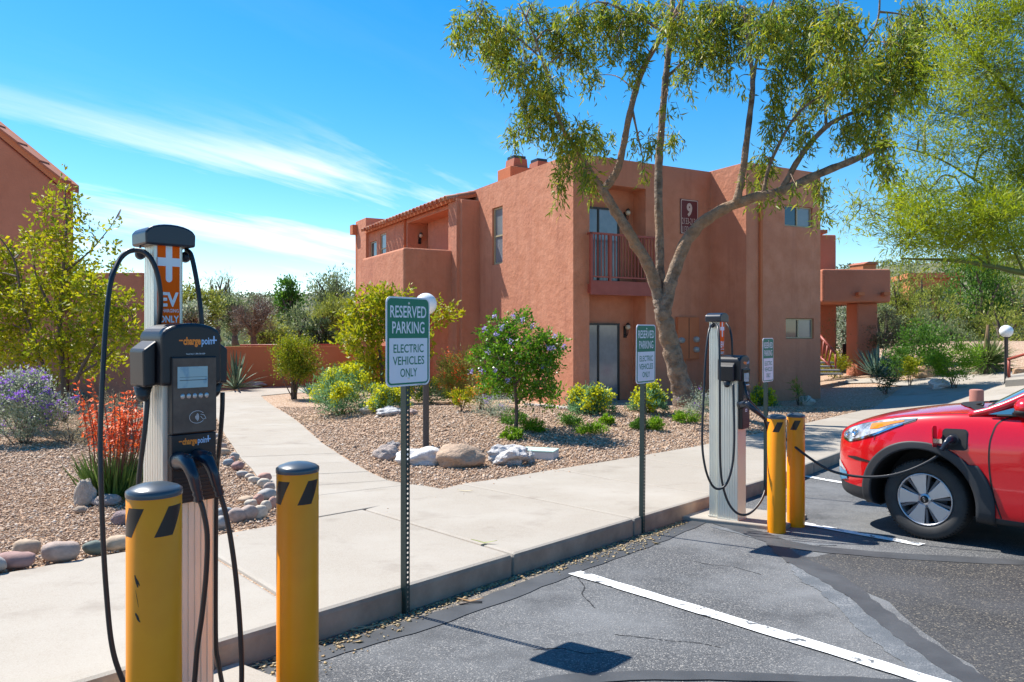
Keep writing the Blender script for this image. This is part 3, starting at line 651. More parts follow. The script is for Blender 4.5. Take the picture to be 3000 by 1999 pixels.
# far terracotta house on the slope to the right
fh = empty('hillside_house', (PX(2740, 70), 70, 1.5), R(-12), 'far terracotta house with arched front seen through the trees', 'house')
MB().box(-2.2, 2.2, 0, 5, -4, PZ(815, 70) - 1.5).build('wall', m_stucco_s, fh, bevel=.1); MB().box(-2.4, 2.4, -.3, 5.3, PZ(815, 70) - 1.5, PZ(800, 70) - 1.5).build('parapet', m_stucco_s, fh)
for x in (-1.2, 1.2): MB().prism([(-.8, 1.0), (.8, 1.0), (.8, 3.4), (.4, 4.0), (-.4, 4.0), (-.8, 3.4)], -.06, .3, 'y', Matrix.Translation((x, 0, 0))).build('arch_window', m_glass, fh)
fh2 = empty('hilltop_house', (PX(2545, 95), 95, 7.4), R(15), 'tiny terracotta house on the hilltop above the flat canopy', 'house', scale=.6)
MB().box(-1.4, 1.8, 0, 4, -6, PZ(765, 95) - 6).build('wall', m_stucco_s, fh2); MB().prism([(-1.6, PZ(765, 95) - 6), (2.0, PZ(765, 95) - 6), (1.7, PZ(752, 95) - 6), (-.2, PZ(752, 95) - 6)], -.4, 4.4, 'y').build('roof', m_tile, fh2)
# ================================================================ chargers, bollards, signs, lamps
m_alu = mat('brushed_aluminium', (.80, .78, .68), rough=.36, metal=.4, col2=(.73, .71, .62), scale=3)
m_plas = mat('charcoal_plastic', (.011, .0105, .013), rough=.42, bump=.15, bscale=420, dist=.001, spec=.5)
m_plas2 = mat('blue_black_plastic', (.012, .018, .032), rough=.3, bump=.08, bscale=300, dist=.001)
m_cable = mat('black_cable', (.016, .016, .018), rough=.42)
m_orange = mat('orange_panel', (.98, .135, .0), rough=.6, col2=(.94, .115, .0), scale=2, spec=.15)
m_white = mat('white_print', (.82, .82, .84), rough=.5)
m_lblue = mat('pale_blue_print', (.42, .60, .85), rough=.5)
m_obr = mat('orange_print', (.95, .25, .02), rough=.5)
m_screen = mat('screen', (.34, .48, .50), rough=.15, col2=(.22, .36, .44), scale=14, mixr=(.48, .55))
m_yellow = mat('safety_yellow', (.97, .315, .0), rough=.38, col2=(.92, .275, .0), scale=5, spec=.35, streak=((.62, .22, .004), .35))
m_stripe = mat('black_stripe', (.012, .012, .013), rough=.3)
m_capm = mat('bollard_cap', (.05, .065, .08), rough=.3, spec=.6)
m_green = mat('sign_green', (.0, .17, .088), rough=.45)
m_signwhite = mat('sign_white', (.74, .74, .78), rough=.4)
m_post = mat('dark_green_post', (.018, .042, .036), rough=.4, col2=(.025, .055, .045), scale=8)
m_globe = mat('white_globe', (.85, .85, .84), rough=.25, spec=.5)
m_postgrey = mat('grey_lamp_post', (.055, .055, .058), rough=.5)

def ribbed(x0, x1, y0, y1, z0, z1, ribs=12, depth=.003, sides=True):
    """a column whose faces are fluted like an extrusion"""
    out = []
    def run(a, b, n, fix, axis, sgn):
        r = []
        for i in range(n):
            t0, t1, t2, t3 = (i + .0) / n, (i + .72) / n, (i + .76) / n, (i + .96) / n
            for t, d in ((t0, 0), (t1, 0), (t2, depth), (t3, depth)): r.append((a + (b - a) * t, d))
        return [((p, fix - sgn * d) if axis == 'x' else (fix - sgn * d, p)) for p, d in r]
    out += run(x0, x1, ribs, y0, 'x', -1); out += run(y0, y1, ribs, x1, 'y', 1); out += run(x1, x0, ribs, y1, 'x', 1); out += run(y1, y0, ribs, x0, 'y', -1)
    return MB().prism(out, z0, z1, 'z')
def logo(parent, w, loc):
    """orange and pale blue wordmark: charge + poin with a plus for the t"""
    x, y, z = loc; h = w * .17
    text('charge', h, (x - w * .39, y, z), m_obr, parent, width=w * .46, bold=.045, align='LEFT')
    text('poin', h, (x + w * .09, y, z), m_lblue, parent, width=w * .28, bold=.02, align='LEFT')
    MB().box(x + w * .37, x + w * .50, y - .0004, y, z - h * .06, z + h * .12).box(x + w * .405, x + w * .44, y - .0006, y, z - h * .45, z + h * .62).build('plus_mark', m_lblue, parent)
    MB().box(x - w * .5, x - w * .40, y - .0004, y, z - h * .06, z + h * .12).build('dash_mark', m_obr, parent)
def gun(pts, parent, name='connector'):
    p = spline(pts, 6); n = len(p); rs = []
    for i in range(n):
        t = i / (n - 1); rs.append(.031 - .009 * min(1, t * 2.5) if t < .4 else .022 - .004 * (t - .4) / .4 if t < .8 else .0165 + (.0018 if i % 2 else -.0018))
    g = MB().tube(p, rs, 12).build(name, m_plas2, parent)
    d = (p[1] - p[0]).normalized()
    MB().tube([p[0] - d * .02, p[0] + d * .012], .033, 14).build('collar', m_plas, g)
    q = p[n // 4]; MB().sphere(q + Vector((.004, -.016, .014)), .012, 10, 6).build('latch_button', m_plas, g)
    return g
def charger(origin, label, HT=1.73, rz=51):
    t = empty('charging_station', origin, R(rz), label, 'charger', 'charging stations'); t.scale = (.87, 1, 1)
    col = ribbed(-.058, .058, .088, .178, 0, HT - .07, 6, .004).build('back_column', m_alu, t)
    MB().box(-.066, .066, .08, .186, -.0, .012).build('base_plate', m_alu, col)
    pn = MB().box(-.044, .044, .0835, .0885, 1.2, HT - .075).build('banner_panel', m_orange, t)
    zt = HT - .075
    MB().prism(rrect(.026, .13, (.013, .013, 0, 0), 5, 0, zt - .065), .0824, .0834, 'y').box(-.046, -.0131, .0824, .0834, zt - .072, zt - .042).box(.0131, .046, .0824, .0834, zt - .072, zt - .042).build('plus_symbol', m_white, pn)
    text('EV', .050, (0, .0822, zt - .190), m_white, pn, width=.078, bold=.035)
    text('CHARGING', .0125, (0, .0822, zt - .232), m_white, pn, width=.078, bold=.01)
    text('ONLY', .024, (0, .0822, zt - .262), m_white, pn, width=.080, bold=.03)
    # arched top cap
    top = [(-.100, HT - .075), (.100, HT - .075), (.102, HT - .03)] + [(.098 * math.cos(R(a)), HT - .03 + .032 * math.sin(R(a))) for a in range(10, 171, 16)] + [(-.102, HT - .03)]
    MB().prism(top, .06, .20, 'y').build('top_cap', m_plas2, t, bevel=.008, seg=3)
    for s in (-1, 1):
        h = MB().sphere((s * .092, .135, HT - .105), .021, 14, 10).build('cable_hanger', m_plas2, t)
        MB().tube([(s * .092, .135, HT - .09), (s * .092, .135, HT - .07)], .004, 6).build('hanger_rod', m_black, h)
    ped = ribbed(-.100, .100, -.088, .087, 0, 1.17, 8, .004).build('pedestal', m_alu, t)
    MB().box(-.106, .106, -.094, .087, 0, .012).build('base_plate', m_alu, ped)
    hd = [(-.118, 1.165), (.118, 1.165), (.118, 1.335)] + [(.112 * math.cos(R(a)), 1.338 + .038 * math.sin(R(a))) for a in range(15, 166, 15)] + [(-.118, 1.335)]
    head = MB().prism(hd, -.118, .082, 'y').build('head_housing', m_plas, t, bevel=.012, seg=3)
    for k in range(6): MB().box(-.1195, -.1185, -.02, .05, 1.20 + k * .018, 1.208 + k * .018).build('vent_slot', m_black, head)
    logo(head, .150, (.022, -.1186, 1.316))
    text('Need help? 1-888-758-4389', .0052, (.012, -.1186, 1.271), m_white, head, width=.074)
    fr = MB().box(-.084, .092, -.128, -.0885, 1.0, 1.262).build('display_frame', m_plas, t, bevel=.004)
    MB().box(-.080, .088, -.1296, -.1285, 1.006, 1.256).build('glass', mat('display_glass', (.035, .03, .028), rough=.05, col2=(.11, .09, .075), scale=7, spec=.8), fr)
    scn = MB().box(-.064, .054, -.1304, -.1298, 1.156, 1.228).build('screen', m_screen, fr)
    MB().box(-.056, .050, -.1308, -.1305, 1.181, 1.183).box(-.056, .050, -.1308, -.1305, 1.192, 1.193).build('screen_rule', m_plas2, scn)
    for k in range(5):
        M_ = Matrix.Translation((-.044 + .0235 * k, -.1298, 1.128)) @ Matrix.Rotation(R(90), 4, 'X')
        MB().lathe([(.001, .003), (.0075, .003), (.009, .0)], 14, M_).build('button', mat('silver_button', (.5, .5, .5), rough=.3, metal=.6), fr)
    ic = MB()
    for r_, a0, a1 in ((.006, -40, 40), (.010, -42, 42), (.014, -44, 44), (.018, -45, 45)):
        ic.tube([(.000 + r_ * math.cos(R(a)), -.1303, 1.055 + r_ * math.sin(R(a))) for a in range(a0, a1 + 1, 11)], .0011, 5)
    ic.tube([(.012 + .030 * math.cos(R(a)), -.1303, 1.055 + .021 * math.sin(R(a))) for a in range(35, 330, 12)], .0007, 5)
    ic.tube([(.026, -.1303, 1.064), (.040, -.1303, 1.060), (.047, -.1303, 1.048), (.036, -.1303, 1.046), (.026, -.1303, 1.056)], .0008, 5)
    ic.build('contactless_mark', m_white, fr)
    low = MB().box(-.084, .092, -.124, -.0885, .765, .998).build('holster_panel', m_plas, t, bevel=.003)
    logo(low, .125, (.006, -.1246, .975))
    for k in range(7): MB().box(-.074, .082, -.1262, -.1243, .775 + k * .0125, .780 + k * .0125).build('louver', m_black, low)
    st_ = MB().box(-.022, .026, -.1252, -.1244, .906, .930).build('sticker', m_white, low)
    bc = MB()
    for k in range(13): bc.box(-.012 + k * .002, -.012 + k * .002 + random.choice((.0007, .0012)), -.1257, -.1253, .913, .922)
    bc.build('barcode', m_black, st_)
    for s in (-1, 1):
        w = MB().prism([(s * .118, 1.165), (s * .165, 1.160), (s * .168, 1.285), (s * .118, 1.318)], -.075, .055, 'y').build('cable_box', m_plas, t, bevel=.008)
        MB().lathe([(.001, 0), (.034, 0), (.030, -.012), (.031, -.013), (.026, -.026), (.027, -.027), (.020, -.042), (.012, -.05), (.001, -.05)], 14, Matrix.Translation((s * .142, -.01, 1.160))).build('strain_relief', m_black, w)
    return t
# near station, then the one feeding the car
c1 = charger((-1.178, 2.652, lotz(-1.185, 2.657) + .036), 'charging station with two holstered connectors behind the scuffed yellow bollard', rz=46)
M1 = root_matrix(c1).inverted()
def cable(root, M, pts, r=.0095, sag=None):
    return MB().tube(spline([M @ P(*p) for p in pts], 10), r, 10).build('cable', m_cable, root)
gun([M1 @ P(*p) for p in ((522, 1352, 2.53), (545, 1354, 2.44), (563, 1388, 2.41), (573, 1424, 2.41), (584, 1468, 2.42))], c1)
gun([M1 @ P(*p) for p in ((578, 1342, 2.58), (604, 1346, 2.50), (621, 1376, 2.48), (632, 1412, 2.48), (645, 1452, 2.49))], c1)
cable(c1, M1, ((583, 1458, 2.42), (596, 1500, 2.42), (607, 1570, 2.42), (604, 1680, 2.42), (592, 1800, 2.42), (578, 1900, 2.42), (566, 2030, 2.43), (540, 2160, 2.45)))
cable(c1, M1, ((644, 1445, 2.50), (660, 1500, 2.50), (676, 1580, 2.50), (692, 1700, 2.5), (704, 1850, 2.5), (708, 1990, 2.5), (700, 2120, 2.5)))
cable(c1, M1, ((393, 733, 2.66), (372, 740, 2.64), (350, 762, 2.62), (330, 808, 2.58), (318, 870, 2.56), (308, 980, 2.53), (300, 1120, 2.50), (294, 1280, 2.48), (296, 1420, 2.46), (303, 1600, 2.45), (312, 1740, 2.45), (326, 1880, 2.45), (350, 1970, 2.46), (400, 2080, 2.5)))
cable(c1, M1, ((396, 733, 2.66), (420, 738, 2.66), (442, 758, 2.65), (460, 800, 2.65), (470, 860, 2.65), (470, 910, 2.66), (464, 960, 2.68)))
cable(c1, M1, ((548, 734, 2.79), (560, 748, 2.77), (572, 800, 2.75), (582, 860, 2.74), (589, 920, 2.73), (592, 965, 2.73)))
cable(c1, M1, ((432, 1150, 2.58), (430, 1200, 2.57), (422, 1280, 2.56), (412, 1360, 2.56), (405, 1450, 2.56), (402, 1700, 2.55), (404, 2100, 2.55)))
cable(c1, M1, ((652, 1150, 2.73), (651, 1200, 2.73), (646, 1270, 2.74), (640, 1330, 2.76), (634, 1420, 2.8), (632, 1850, 2.8), (640, 1940, 2.8), (652, 2010, 2.8)))
c2 = charger((1.852, 6.33, lotz(1.852, 6.33) + .036), 'charging station on a concrete pad with a cable running to the red car')
M2 = root_matrix(c2).inverted()
cable(c2, M2, ((2090, 948, 6.33), (2078, 966, 6.2), (2068, 1040, 6.12), (2062, 1150, 6.06), (2057, 1290, 6.02), (2066, 1370, 6.0), (2085, 1420, 6.0), (2107, 1433, 6.0), (2130, 1415, 6.0), (2146, 1360, 6.02), (2151, 1290, 6.05), (2150, 1200, 6.1), (2148, 1125, 6.14)))
cable(c2, M2, ((2096, 946, 6.33), (2104, 965, 6.2), (2108, 1040, 6.1), (2109, 1200, 6.05), (2110, 1350, 6.03), (2117, 1420, 6.02), (2135, 1475, 6.0), (2162, 1505, 5.98), (2195, 1505, 5.98), (2228, 1470, 6.02), (2244, 1425, 6.1), (2250, 1360, 6.15), (2252, 1290, 6.18), (2238, 1222, 6.16)))
cable(c2, M2, ((2128, 948, 6.5), (2138, 965, 6.45), (2144, 1000, 6.42), (2145, 1050, 6.42)))
gun([M2 @ P(*p) for p in ((2172, 1186, 6.15), (2188, 1184, 6.08), (2203, 1196, 6.05), (2220, 1210, 6.06), (2240, 1226, 6.1))], c2)
CAR_PLUG = (2803, 1283, 5.78)
cable(c2, M2, ((2180, 1120, 6.2), (2190, 1165, 6.12), (2215, 1195, 6.2), (2250, 1235, 6.3), (2302, 1286, 6.2), (2350, 1326, 6.05), (2412, 1368, 5.9), (2455, 1386, 5.82), (2520, 1397, 5.72), (2590, 1396, 5.62), (2650, 1383, 5.56), (2710, 1358, 5.52), (2755, 1330, 5.52), (2784, 1304, 5.54), (2797, 1286, 5.57)), r=.0105)

def bollard(loc, label, turn=0.):
    t = empty('bollard', loc, turn, label, 'bollard', 'yellow bollards guarding the chargers')
    MB().lathe([(.070, -.04), (.070, .90), (.066, .905)], 40).build('sleeve', m_yellow, t)
    MB().lathe([(.0715, .899), (.0722, .905), (.0715, .914), (.062, .921), (.04, .929), (.018, .933), (.0008, .934)], 40).build('cap', m_capm, t)
    for k in range(4):
        a0 = 90 * k; vs, fs = [], []
        for i in range(9):
            for j in range(5):
                a = R(a0 + 40 * i / 8 + 30 * j / 4); z = .798 + .078 * j / 4; vs.append((.0707 * math.cos(a), .0707 * math.sin(a), z))
        fs = [(i * 5 + j, (i + 1) * 5 + j, (i + 1) * 5 + j + 1, i * 5 + j + 1) for i in range(8) for j in range(4)]
        MB().add(vs, fs, True).build('stripe', m_stripe, t)
    return t
def bol_at(px, Y): x = PX(px, Y); return (x, Y, lotz(x, Y))
b1 = bollard(bol_at(452, 2.06), 'scuffed yellow bollard in front of the charger with two holstered connectors', R(205))
# black scrape marks on its left side
for (dz, da, s_, w_) in ((.70, 22, .032, .008), (.692, 26, .020, .006), (.60, 24, .018, .010), (.588, 27, .012, .008), (.66, 24, .045, .0016)):
    vs = []
    for i in range(4):
        for a, b in ((-1, 0), (1, 0)):
            an = R(232 - 205 + da + i * 2.5 + a * w_ / .07 * 28 * (1 - abs(i - 1.5) / 2.2)); vs.append((.0706 * math.cos(an), .0706 * math.sin(an), dz - s_ * i / 3))
    MB().add(vs, [(2 * i, 2 * i + 1, 2 * i + 3, 2 * i + 2) for i in range(3)], True).build('scrape_mark', m_stripe, b1)
bollard(bol_at(872, 2.57), 'clean yellow bollard beside the charger with two holstered connectors', R(195))
bollard(bol_at(2275, 5.93), 'yellow bollard with a notched foot standing next to the concrete pad', R(225))
bollard(bol_at(2331.6, 6.17), 'yellow bollard between the notched bollard and the red car', R(212))

def ev_sign(px, Y, label, lean=0., zt=1.635):
    x = PX(px, Y); t = empty('parking_sign', (x, Y, lotz(x, Y)), R(51), label, 'sign', 'reserved parking signs')
    t.rotation_euler = (lean, 0, R(51))
    # channel post with punched front web
    po = MB(); w, d, H_ = .012, .042, zt - .02; n = int(H_ / .0254)
    for k in range(n):
        z0 = k * .0254; zc = z0 + .0127; q = [(-w, z0), (0, z0), (w, z0), (w, zc), (w, z0 + .0254), (0, z0 + .0254), (-w, z0 + .0254), (-w, zc)]
        o_ = [(.0052 * math.cos(R(a)), zc + .0062 * math.sin(R(a))) for a in (225, 270, 315, 0, 45, 90, 135, 180)]
        po.add([(a, .004, b) for a, b in q + o_], [(i, (i + 1) % 8, 8 + (i + 1) % 8, 8 + i) for i in range(8)])
    po.box(-w - .002, -w, .003, d, -.05, H_).box(w, w + .002, .003, .010, -.05, H_)
    po.build('post', m_post, t)
    pz = zt - .2286
    pl_ = MB().prism(rrect(.3048, .4572, .032, 6, 0, pz), -.002, .0015, 'y').build('plate', m_signwhite, t)
    MB().prism(rrect(.288, .440, .027, 6, 0, pz), -.0032, -.0021, 'y').build('green_field', m_green, pl_)
    MB().prism(rrect(.266, .228, (.016, .016, .002, .002), 5, 0, pz - .2286 + .018 + .114), -.0044, -.0033, 'y').build('white_field', m_signwhite, pl_)
    MB().add([], []) ;
    text('RESERVED', .062, (0, -.0036, pz + .155), m_signwhite, pl_, width=.252, bold=.012)
    text('PARKING', .062, (0, -.0036, pz + .074), m_signwhite, pl_, width=.225, bold=.012)
    text('ELECTRIC', .044, (0, -.0048, pz - .034), m_green, pl_, width=.210, bold=.012)
    text('VEHICLES', .044, (0, -.0048, pz - .096), m_green, pl_, width=.220, bold=.012)
    text('ONLY', .044, (0, -.0048, pz - .158), m_green, pl_, width=.118, bold=.012)
    text('MyParkingSign.com', .0035, (.09, -.0026, pz - .2235), m_plas, pl_, width=.055)
    for z in (pz + .197, pz - .188):
        MB().lathe([(.001, .004), (.005, .004), (.0065, .0)], 12, Matrix.Translation((0, -.0046, z)) @ Matrix.Rotation(R(90), 4, 'X')).build('bolt', m_alu, pl_)
    return t
ev_sign(1196, 3.87, 'reserved parking sign nearest the clean yellow bollard, in front of the globe lamp')
ev_sign(1888, 5.87, 'reserved parking sign in front of the tree trunk and sliding glass door', lean=R(.5))
ev_sign(2250, 7.85, 'reserved parking sign behind the yellow bollards near the red car')

def globe_lamp(loc, h, label, r=.155):
    t = empty('globe_lamp', loc, 0, label, 'lamp', 'garden globe lamps')
    MB().lathe([(.045, -.05), (.045, h - .16), (.06, h - .155), (.06, h - .12), (.001, h - .12)], 16).build('post', m_postgrey, t)
    MB().sphere((0, 0, h), r, 28, 18).build('globe', m_globe, t)
    return t
g = GP(1248, 1306); globe_lamp(g, P(1250, 891, g.y).z - g.z, 'white globe garden lamp right behind a reserved parking sign')
x_ = PX(2948, 19.0); globe_lamp(Vector((x_, 19.0, gz(x_, 19.0))), PZ(971, 19) - gz(x_, 19.0), 'white globe garden lamp on a dark post by the red handrail')
hr2 = empty('handrail', Vector((PX(2955, 18.8), 18.8, gz(PX(2955, 18.8), 18.8))), 0, 'red metal handrail beside the far globe lamp', 'railing')
Mh = root_matrix(hr2).inverted()
MB().tube([Mh @ P(2956, 1110, 18.8), Mh @ P(2956, 1052, 18.8)], .035, 8).build('post', m_redmetal, hr2)
MB().tube([Mh @ P(2954, 1053, 18.8), Mh @ P(3010, 1036, 18.2), Mh @ P(3100, 1015, 17.5)], .035, 8).build('rail', m_redmetal, hr2)
sb = tag(sheet('step_block', [(PX(2945, 18.4), 18.4), (PX(3100, 17.6), 17.6), (PX(3120, 19), 19), (PX(2950, 19.2), 19.2)], .30, m_concrete, thick=.4), 'low concrete step block under the red handrail', 'step')
g = GP(2861, 1187, .14); bt = empty('short_bollard', g, 0, 'short round rust pink bollard on the sidewalk behind the red car', 'bollard')
rb = 18.5 / F * g.y; MB().lathe([(rb, -.1), (rb, 42 / F * g.y), (rb * .93, 42 / F * g.y + .02)], 24).build('shaft', mat('pink_stucco', (.36, .15, .12), rough=.9), bt)
MB().lathe([(rb * .93, 42 / F * g.y + .019), (rb * .6, 42 / F * g.y + .03), (.001, 42 / F * g.y + .034)], 24).build('cap', mat('pink_cap', (.42, .19, .15), rough=.85), bt)
# ================================================================ the red car
m_red = mat('red_car_paint', (.60, .001, .008), rough=.25, spec=.4, coat=1., col2=(.57, .001, .008), scale=60)
m_clad = mat('grey_cladding', (.022, .024, .028), rough=.6, bump=.2, bscale=500, dist=.0008)
m_tyre = mat('tyre_rubber', (.032, .031, .031), rough=.8, col2=(.045, .044, .043), scale=9)
m_rim = mat('machined_alloy', (.52, .52, .55), rough=.32, metal=.8)
m_rimdark = mat('grey_alloy', (.13, .13, .145), rough=.45, metal=.5)
m_carglass = mat('car_glass', (.025, .05, .06), rough=.03, spec=1., coat=.4)
m_gap = mat('panel_gap', (.008, .006, .006), rough=.7)
m_lens = mat('headlamp_lens', (.55, .58, .62), rough=.08, spec=1., coat=1., col2=(.16, .17, .19), scale=9, mixr=(.42, .58))
m_amber = mat('amber_lens', (.85, .25, .01), rough=.1, spec=1., coat=1.)
m_chrome = mat('chrome', (.75, .76, .78), rough=.12, metal=1.)
m_bluetrim = mat('blue_trim', (.06, .28, .50), rough=.2, metal=.4)
cpt = GP(2711, 1583, 0)
hv = Vector((math.cos(R(131)), math.sin(R(131)), 0)); nv = Vector((0, .06, 1)).normalized()
hx = (hv - nv * hv.dot(nv)).normalized(); hy = nv.cross(hx)
CS = .92
car = empty('parked_car', (0, 0, 0), 0, 'red compact crossover car plugged in and charging at the kerb', 'car', scale=CS)
car.rotation_euler = Matrix((hx, hy, nv)).transposed().to_euler()
car.location = cpt - hy * (.80 * CS) + nv * .002
CM = root_matrix(car); CI = CM.inverted()
# body: sections along x (half width, bottom, cladding top, shoulder, fender top, centre top)
SEC = [(0.905, 0.1, 0.4, 0.45, 0.56, 0.66, 0.67), (0.895, 0.26, 0.36, 0.43, 0.58, 0.72, 0.74), (0.865, 0.42, 0.31, 0.42, 0.62, 0.775, 0.8), (0.81, 0.56, 0.27, 0.41, 0.66, 0.832, 0.883), (0.73, 0.665, 0.25, 0.4, 0.69, 0.875, 0.94), (0.61, 0.765, 0.235, 0.39, 0.72, 0.915, 0.98), (0.46, 0.835, 0.225, 0.38, 0.74, 0.955, 1.025), (0.3, 0.872, 0.22, 0.37, 0.76, 0.988, 1.055), (0.15, 0.89, 0.21, 0.36, 0.775, 1.01, 1.08), (0, 0.898, 0.2, 0.35, 0.785, 1.025, 1.1), (-0.15, 0.9, 0.195, 0.33, 0.79, 1.036, 1.115), (-0.3, 0.9, 0.19, 0.3, 0.79, 1.046, 1.125), (-0.45, 0.9, 0.185, 0.27, 0.79, 1.046, 1.083), (-0.6, 0.9, 0.18, 0.255, 0.79, 1.04, 1.03), (-0.9, 0.9, 0.18, 0.25, 0.8, 1.045, 1.03), (-1.4, 0.902, 0.18, 0.25, 0.8, 1.05, 1.03), (-2.0, 0.902, 0.18, 0.25, 0.81, 1.06, 1.03), (-2.5, 0.9, 0.19, 0.3, 0.83, 1.07, 1.03), (-2.9, 0.888, 0.22, 0.36, 0.84, 1.075, 1.03), (-3.2, 0.85, 0.26, 0.4, 0.84, 1.06, 1.02), (-3.4, 0.77, 0.3, 0.42, 0.82, 1.02, 1.0), (-3.47, 0.66, 0.34, 0.44, 0.78, 0.96, 0.95)]
vs, fs = [], []
def section(w, zb, zc, zs, zf, zt):
    return [(0, zb), (.6 * w, zb), (.90 * w, zb + .012), (.975 * w, zb + .45 * (zc - zb)), (.985 * w, zc), (.992 * w, zc + .03), (.998 * w, zc + .45 * (zs - zc)), (w, zs - .03), (.995 * w, zs + .01), (.968 * w, zs + .55 * (zf - zs)), (.915 * w, zf - .015), (.87 * w, zf), (.76 * w, zf + .25 * (zt - zf)), (.4 * w, zf + .8 * (zt - zf)), (0, zt)]
K_ = 15
for (x, w, zb, zc, zs, zf, zt) in SEC:
    h = section(w, zb, zc, zs, zf, zt)
    ring = [(x, y, z) for y, z in h] + [(x, -y, z) for y, z in h[-2:0:-1]]
    vs += ring
NR = 2 * K_ - 2
for i in range(len(SEC) - 1):
    for k in range(NR): fs.append((i * NR + k, i * NR + (k + 1) % NR, (i + 1) * NR + (k + 1) % NR, (i + 1) * NR + k))
fs += [tuple(range(NR))[::-1], tuple(range((len(SEC) - 1) * NR, len(SEC) * NR))]
bmb = MB().add(vs, fs, True); me = bmb.mesh('body'); me.materials.append(m_red); me.materials.append(m_clad); me.materials.append(m_gap)
for p in me.polygons[:len(fs) - 2]:
    k = p.index % NR; p.material_index = 1 if (k < 4 or k >= NR - 4) else 0
bm = bmesh.new(); bm.from_mesh(me); bmesh.ops.recalc_face_normals(bm, faces=bm.faces); bm.to_mesh(me); bm.free()
tb = link('t', me)
mod = tb.modifiers.new('s', 'SUBSURF'); mod.levels = 2; mod.render_levels = 2
helpers = []
for wx in (0, -2.70):
    for s in (-1, 1):
        cb = MB().lathe([(.001, -.25), (.415, -.25), (.415, .30), (.001, .30)], 56, Matrix.Translation((wx, s * .80, .33)) @ Matrix.Rotation(R(90), 4, 'X'), smooth=False)
        cme = cb.mesh('c'); bm = bmesh.new(); bm.from_mesh(cme); bmesh.ops.remove_doubles(bm, verts=bm.verts, dist=1e-3); bmesh.ops.recalc_face_normals(bm, faces=bm.faces); bm.to_mesh(cme); bm.free()
        cme.materials.append(m_gap); ho = link('t', cme); helpers.append(ho)
        m2 = tb.modifiers.new('b', 'BOOLEAN'); m2.object = ho; m2.operation = 'DIFFERENCE'; m2.solver = 'EXACT'; m2.material_mode = 'TRANSFER'
bpy.context.view_layer.update(); dg = bpy.context.evaluated_depsgraph_get()
solid_car = bpy.data.meshes.new_from_object(tb.evaluated_get(dg))
for m2 in list(tb.modifiers):
    if m2.type == 'BOOLEAN': tb.modifiers.remove(m2)
bpy.context.view_layer.update(); dg = bpy.context.evaluated_depsgraph_get()
whole = tb.evaluated_get(dg).to_mesh(); bm = bmesh.new(); bm.from_mesh(whole); BV = BVHTree.FromBMesh(bm); bm.free()
for h_ in helpers + [tb]: bpy.data.objects.remove(h_)
body = link('body', solid_car, None, car)
def hit(o, d):
    r = BV.ray_cast(Vector(o), Vector(d).normalized())
    return (r[0], r[1]) if r[0] is not None else (None, None)
def patch(grid, name, material, parent, off=.004, thick=0., smooth=True):
    """grid of (origin, direction) rays: a skin lying on the body where they meet it"""
    n, m = len(grid), len(grid[0]); vs = []; ok = []
    for row in grid:
        for o, d in row:
            p, nn = hit(o, d)
            if p is None: vs.append(Vector((0, 0, 0))); ok.append(False)
            else:
                if nn.dot(Vector(d)) > 0: nn = -nn
                vs.append(p + nn * off); ok.append(True)
    fs = [(i * m + j, (i + 1) * m + j, (i + 1) * m + j + 1, i * m + j + 1) for i in range(n - 1) for j in range(m - 1)]
    fs = [f for f in fs if all(ok[q] for q in f)]
    o = MB().add(vs, fs, smooth).build(name, material, parent, weld=False)
    me = o.data; bm = bmesh.new(); bm.from_mesh(me); bmesh.ops.delete(bm, geom=[v for v in bm.verts if not v.link_faces], context='VERTS'); bmesh.ops.recalc_face_normals(bm, faces=bm.faces); bm.to_mesh(me); bm.free()
    if thick: q = o.modifiers.new('s', 'SOLIDIFY'); q.thickness = thick; q.offset = 0
    return o
def side_line(pts, w, name, material, parent, d=(0, -1, 0), off=.0015, n=8):
    q = spline([Vector((a, 0, b)) for a, b in pts], n); g = []
    for i, p in enumerate(q):
        t = (q[min(i + 1, len(q) - 1)] - q[max(i - 1, 0)]).normalized(); nn = Vector((-t.z, 0, t.x)) * w / 2
        g.append([((p.x + nn.x, 2, p.z + nn.z), d), ((p.x - nn.x, 2, p.z - nn.z), d)])
    return patch(g, name, material, parent, off)
# wheel arch cladding (both axles, left side; right side mirrored)
for wx in (0, -2.70):
    g = []
    for i in range(49):
        a = R(-18 + 216 * i / 48); row = []
        wd = .060 + .018 * abs(math.cos(a)) + (.05 if math.cos(a) < -.55 and math.sin(a) < .6 else 0)
        for j in range(6):
            r_ = .412 + wd * j / 5; row.append(((wx + r_ * math.cos(a), 2, .33 + r_ * math.sin(a)), (0, -1, 0)))
        g.append(row)
    ar = patch(g, 'arch_cladding', m_clad, body, .010, .016)
    ar2 = link('arch_cladding', ar.data, None, body); ar2.scale.y = -1
    q = ar2.modifiers.new('s', 'SOLIDIFY'); q.thickness = .016; q.offset = 0
# door seam, handle line, hood seam
side_line([(-.66, 1.03), (-.57, .98), (-.535, .90), (-.515, .80), (-.51, .62), (-.53, .44), (-.575, .26)], .011, 'door_seam', m_gap, body)
side_line([(-1.62, 1.03), (-1.62, .6), (-1.62, .26)], .007, 'door_seam', m_gap, body)
side_line([(.30, .93), (.345, .86), (.37, .79)], .007, 'bumper_seam', m_gap, body)
hg = []
for i in range(25):
    x = .62 - 1.02 * i / 24; y = .80 - .09 * max(0, (x - .3)) - .0 * x - .10 * max(0, x - .42); hg.append([((x, y + .003, 2), (0, 0, -1)), ((x, y - .004, 2), (0, 0, -1))])
patch(hg, 'hood_seam', m_gap, body, .0015)
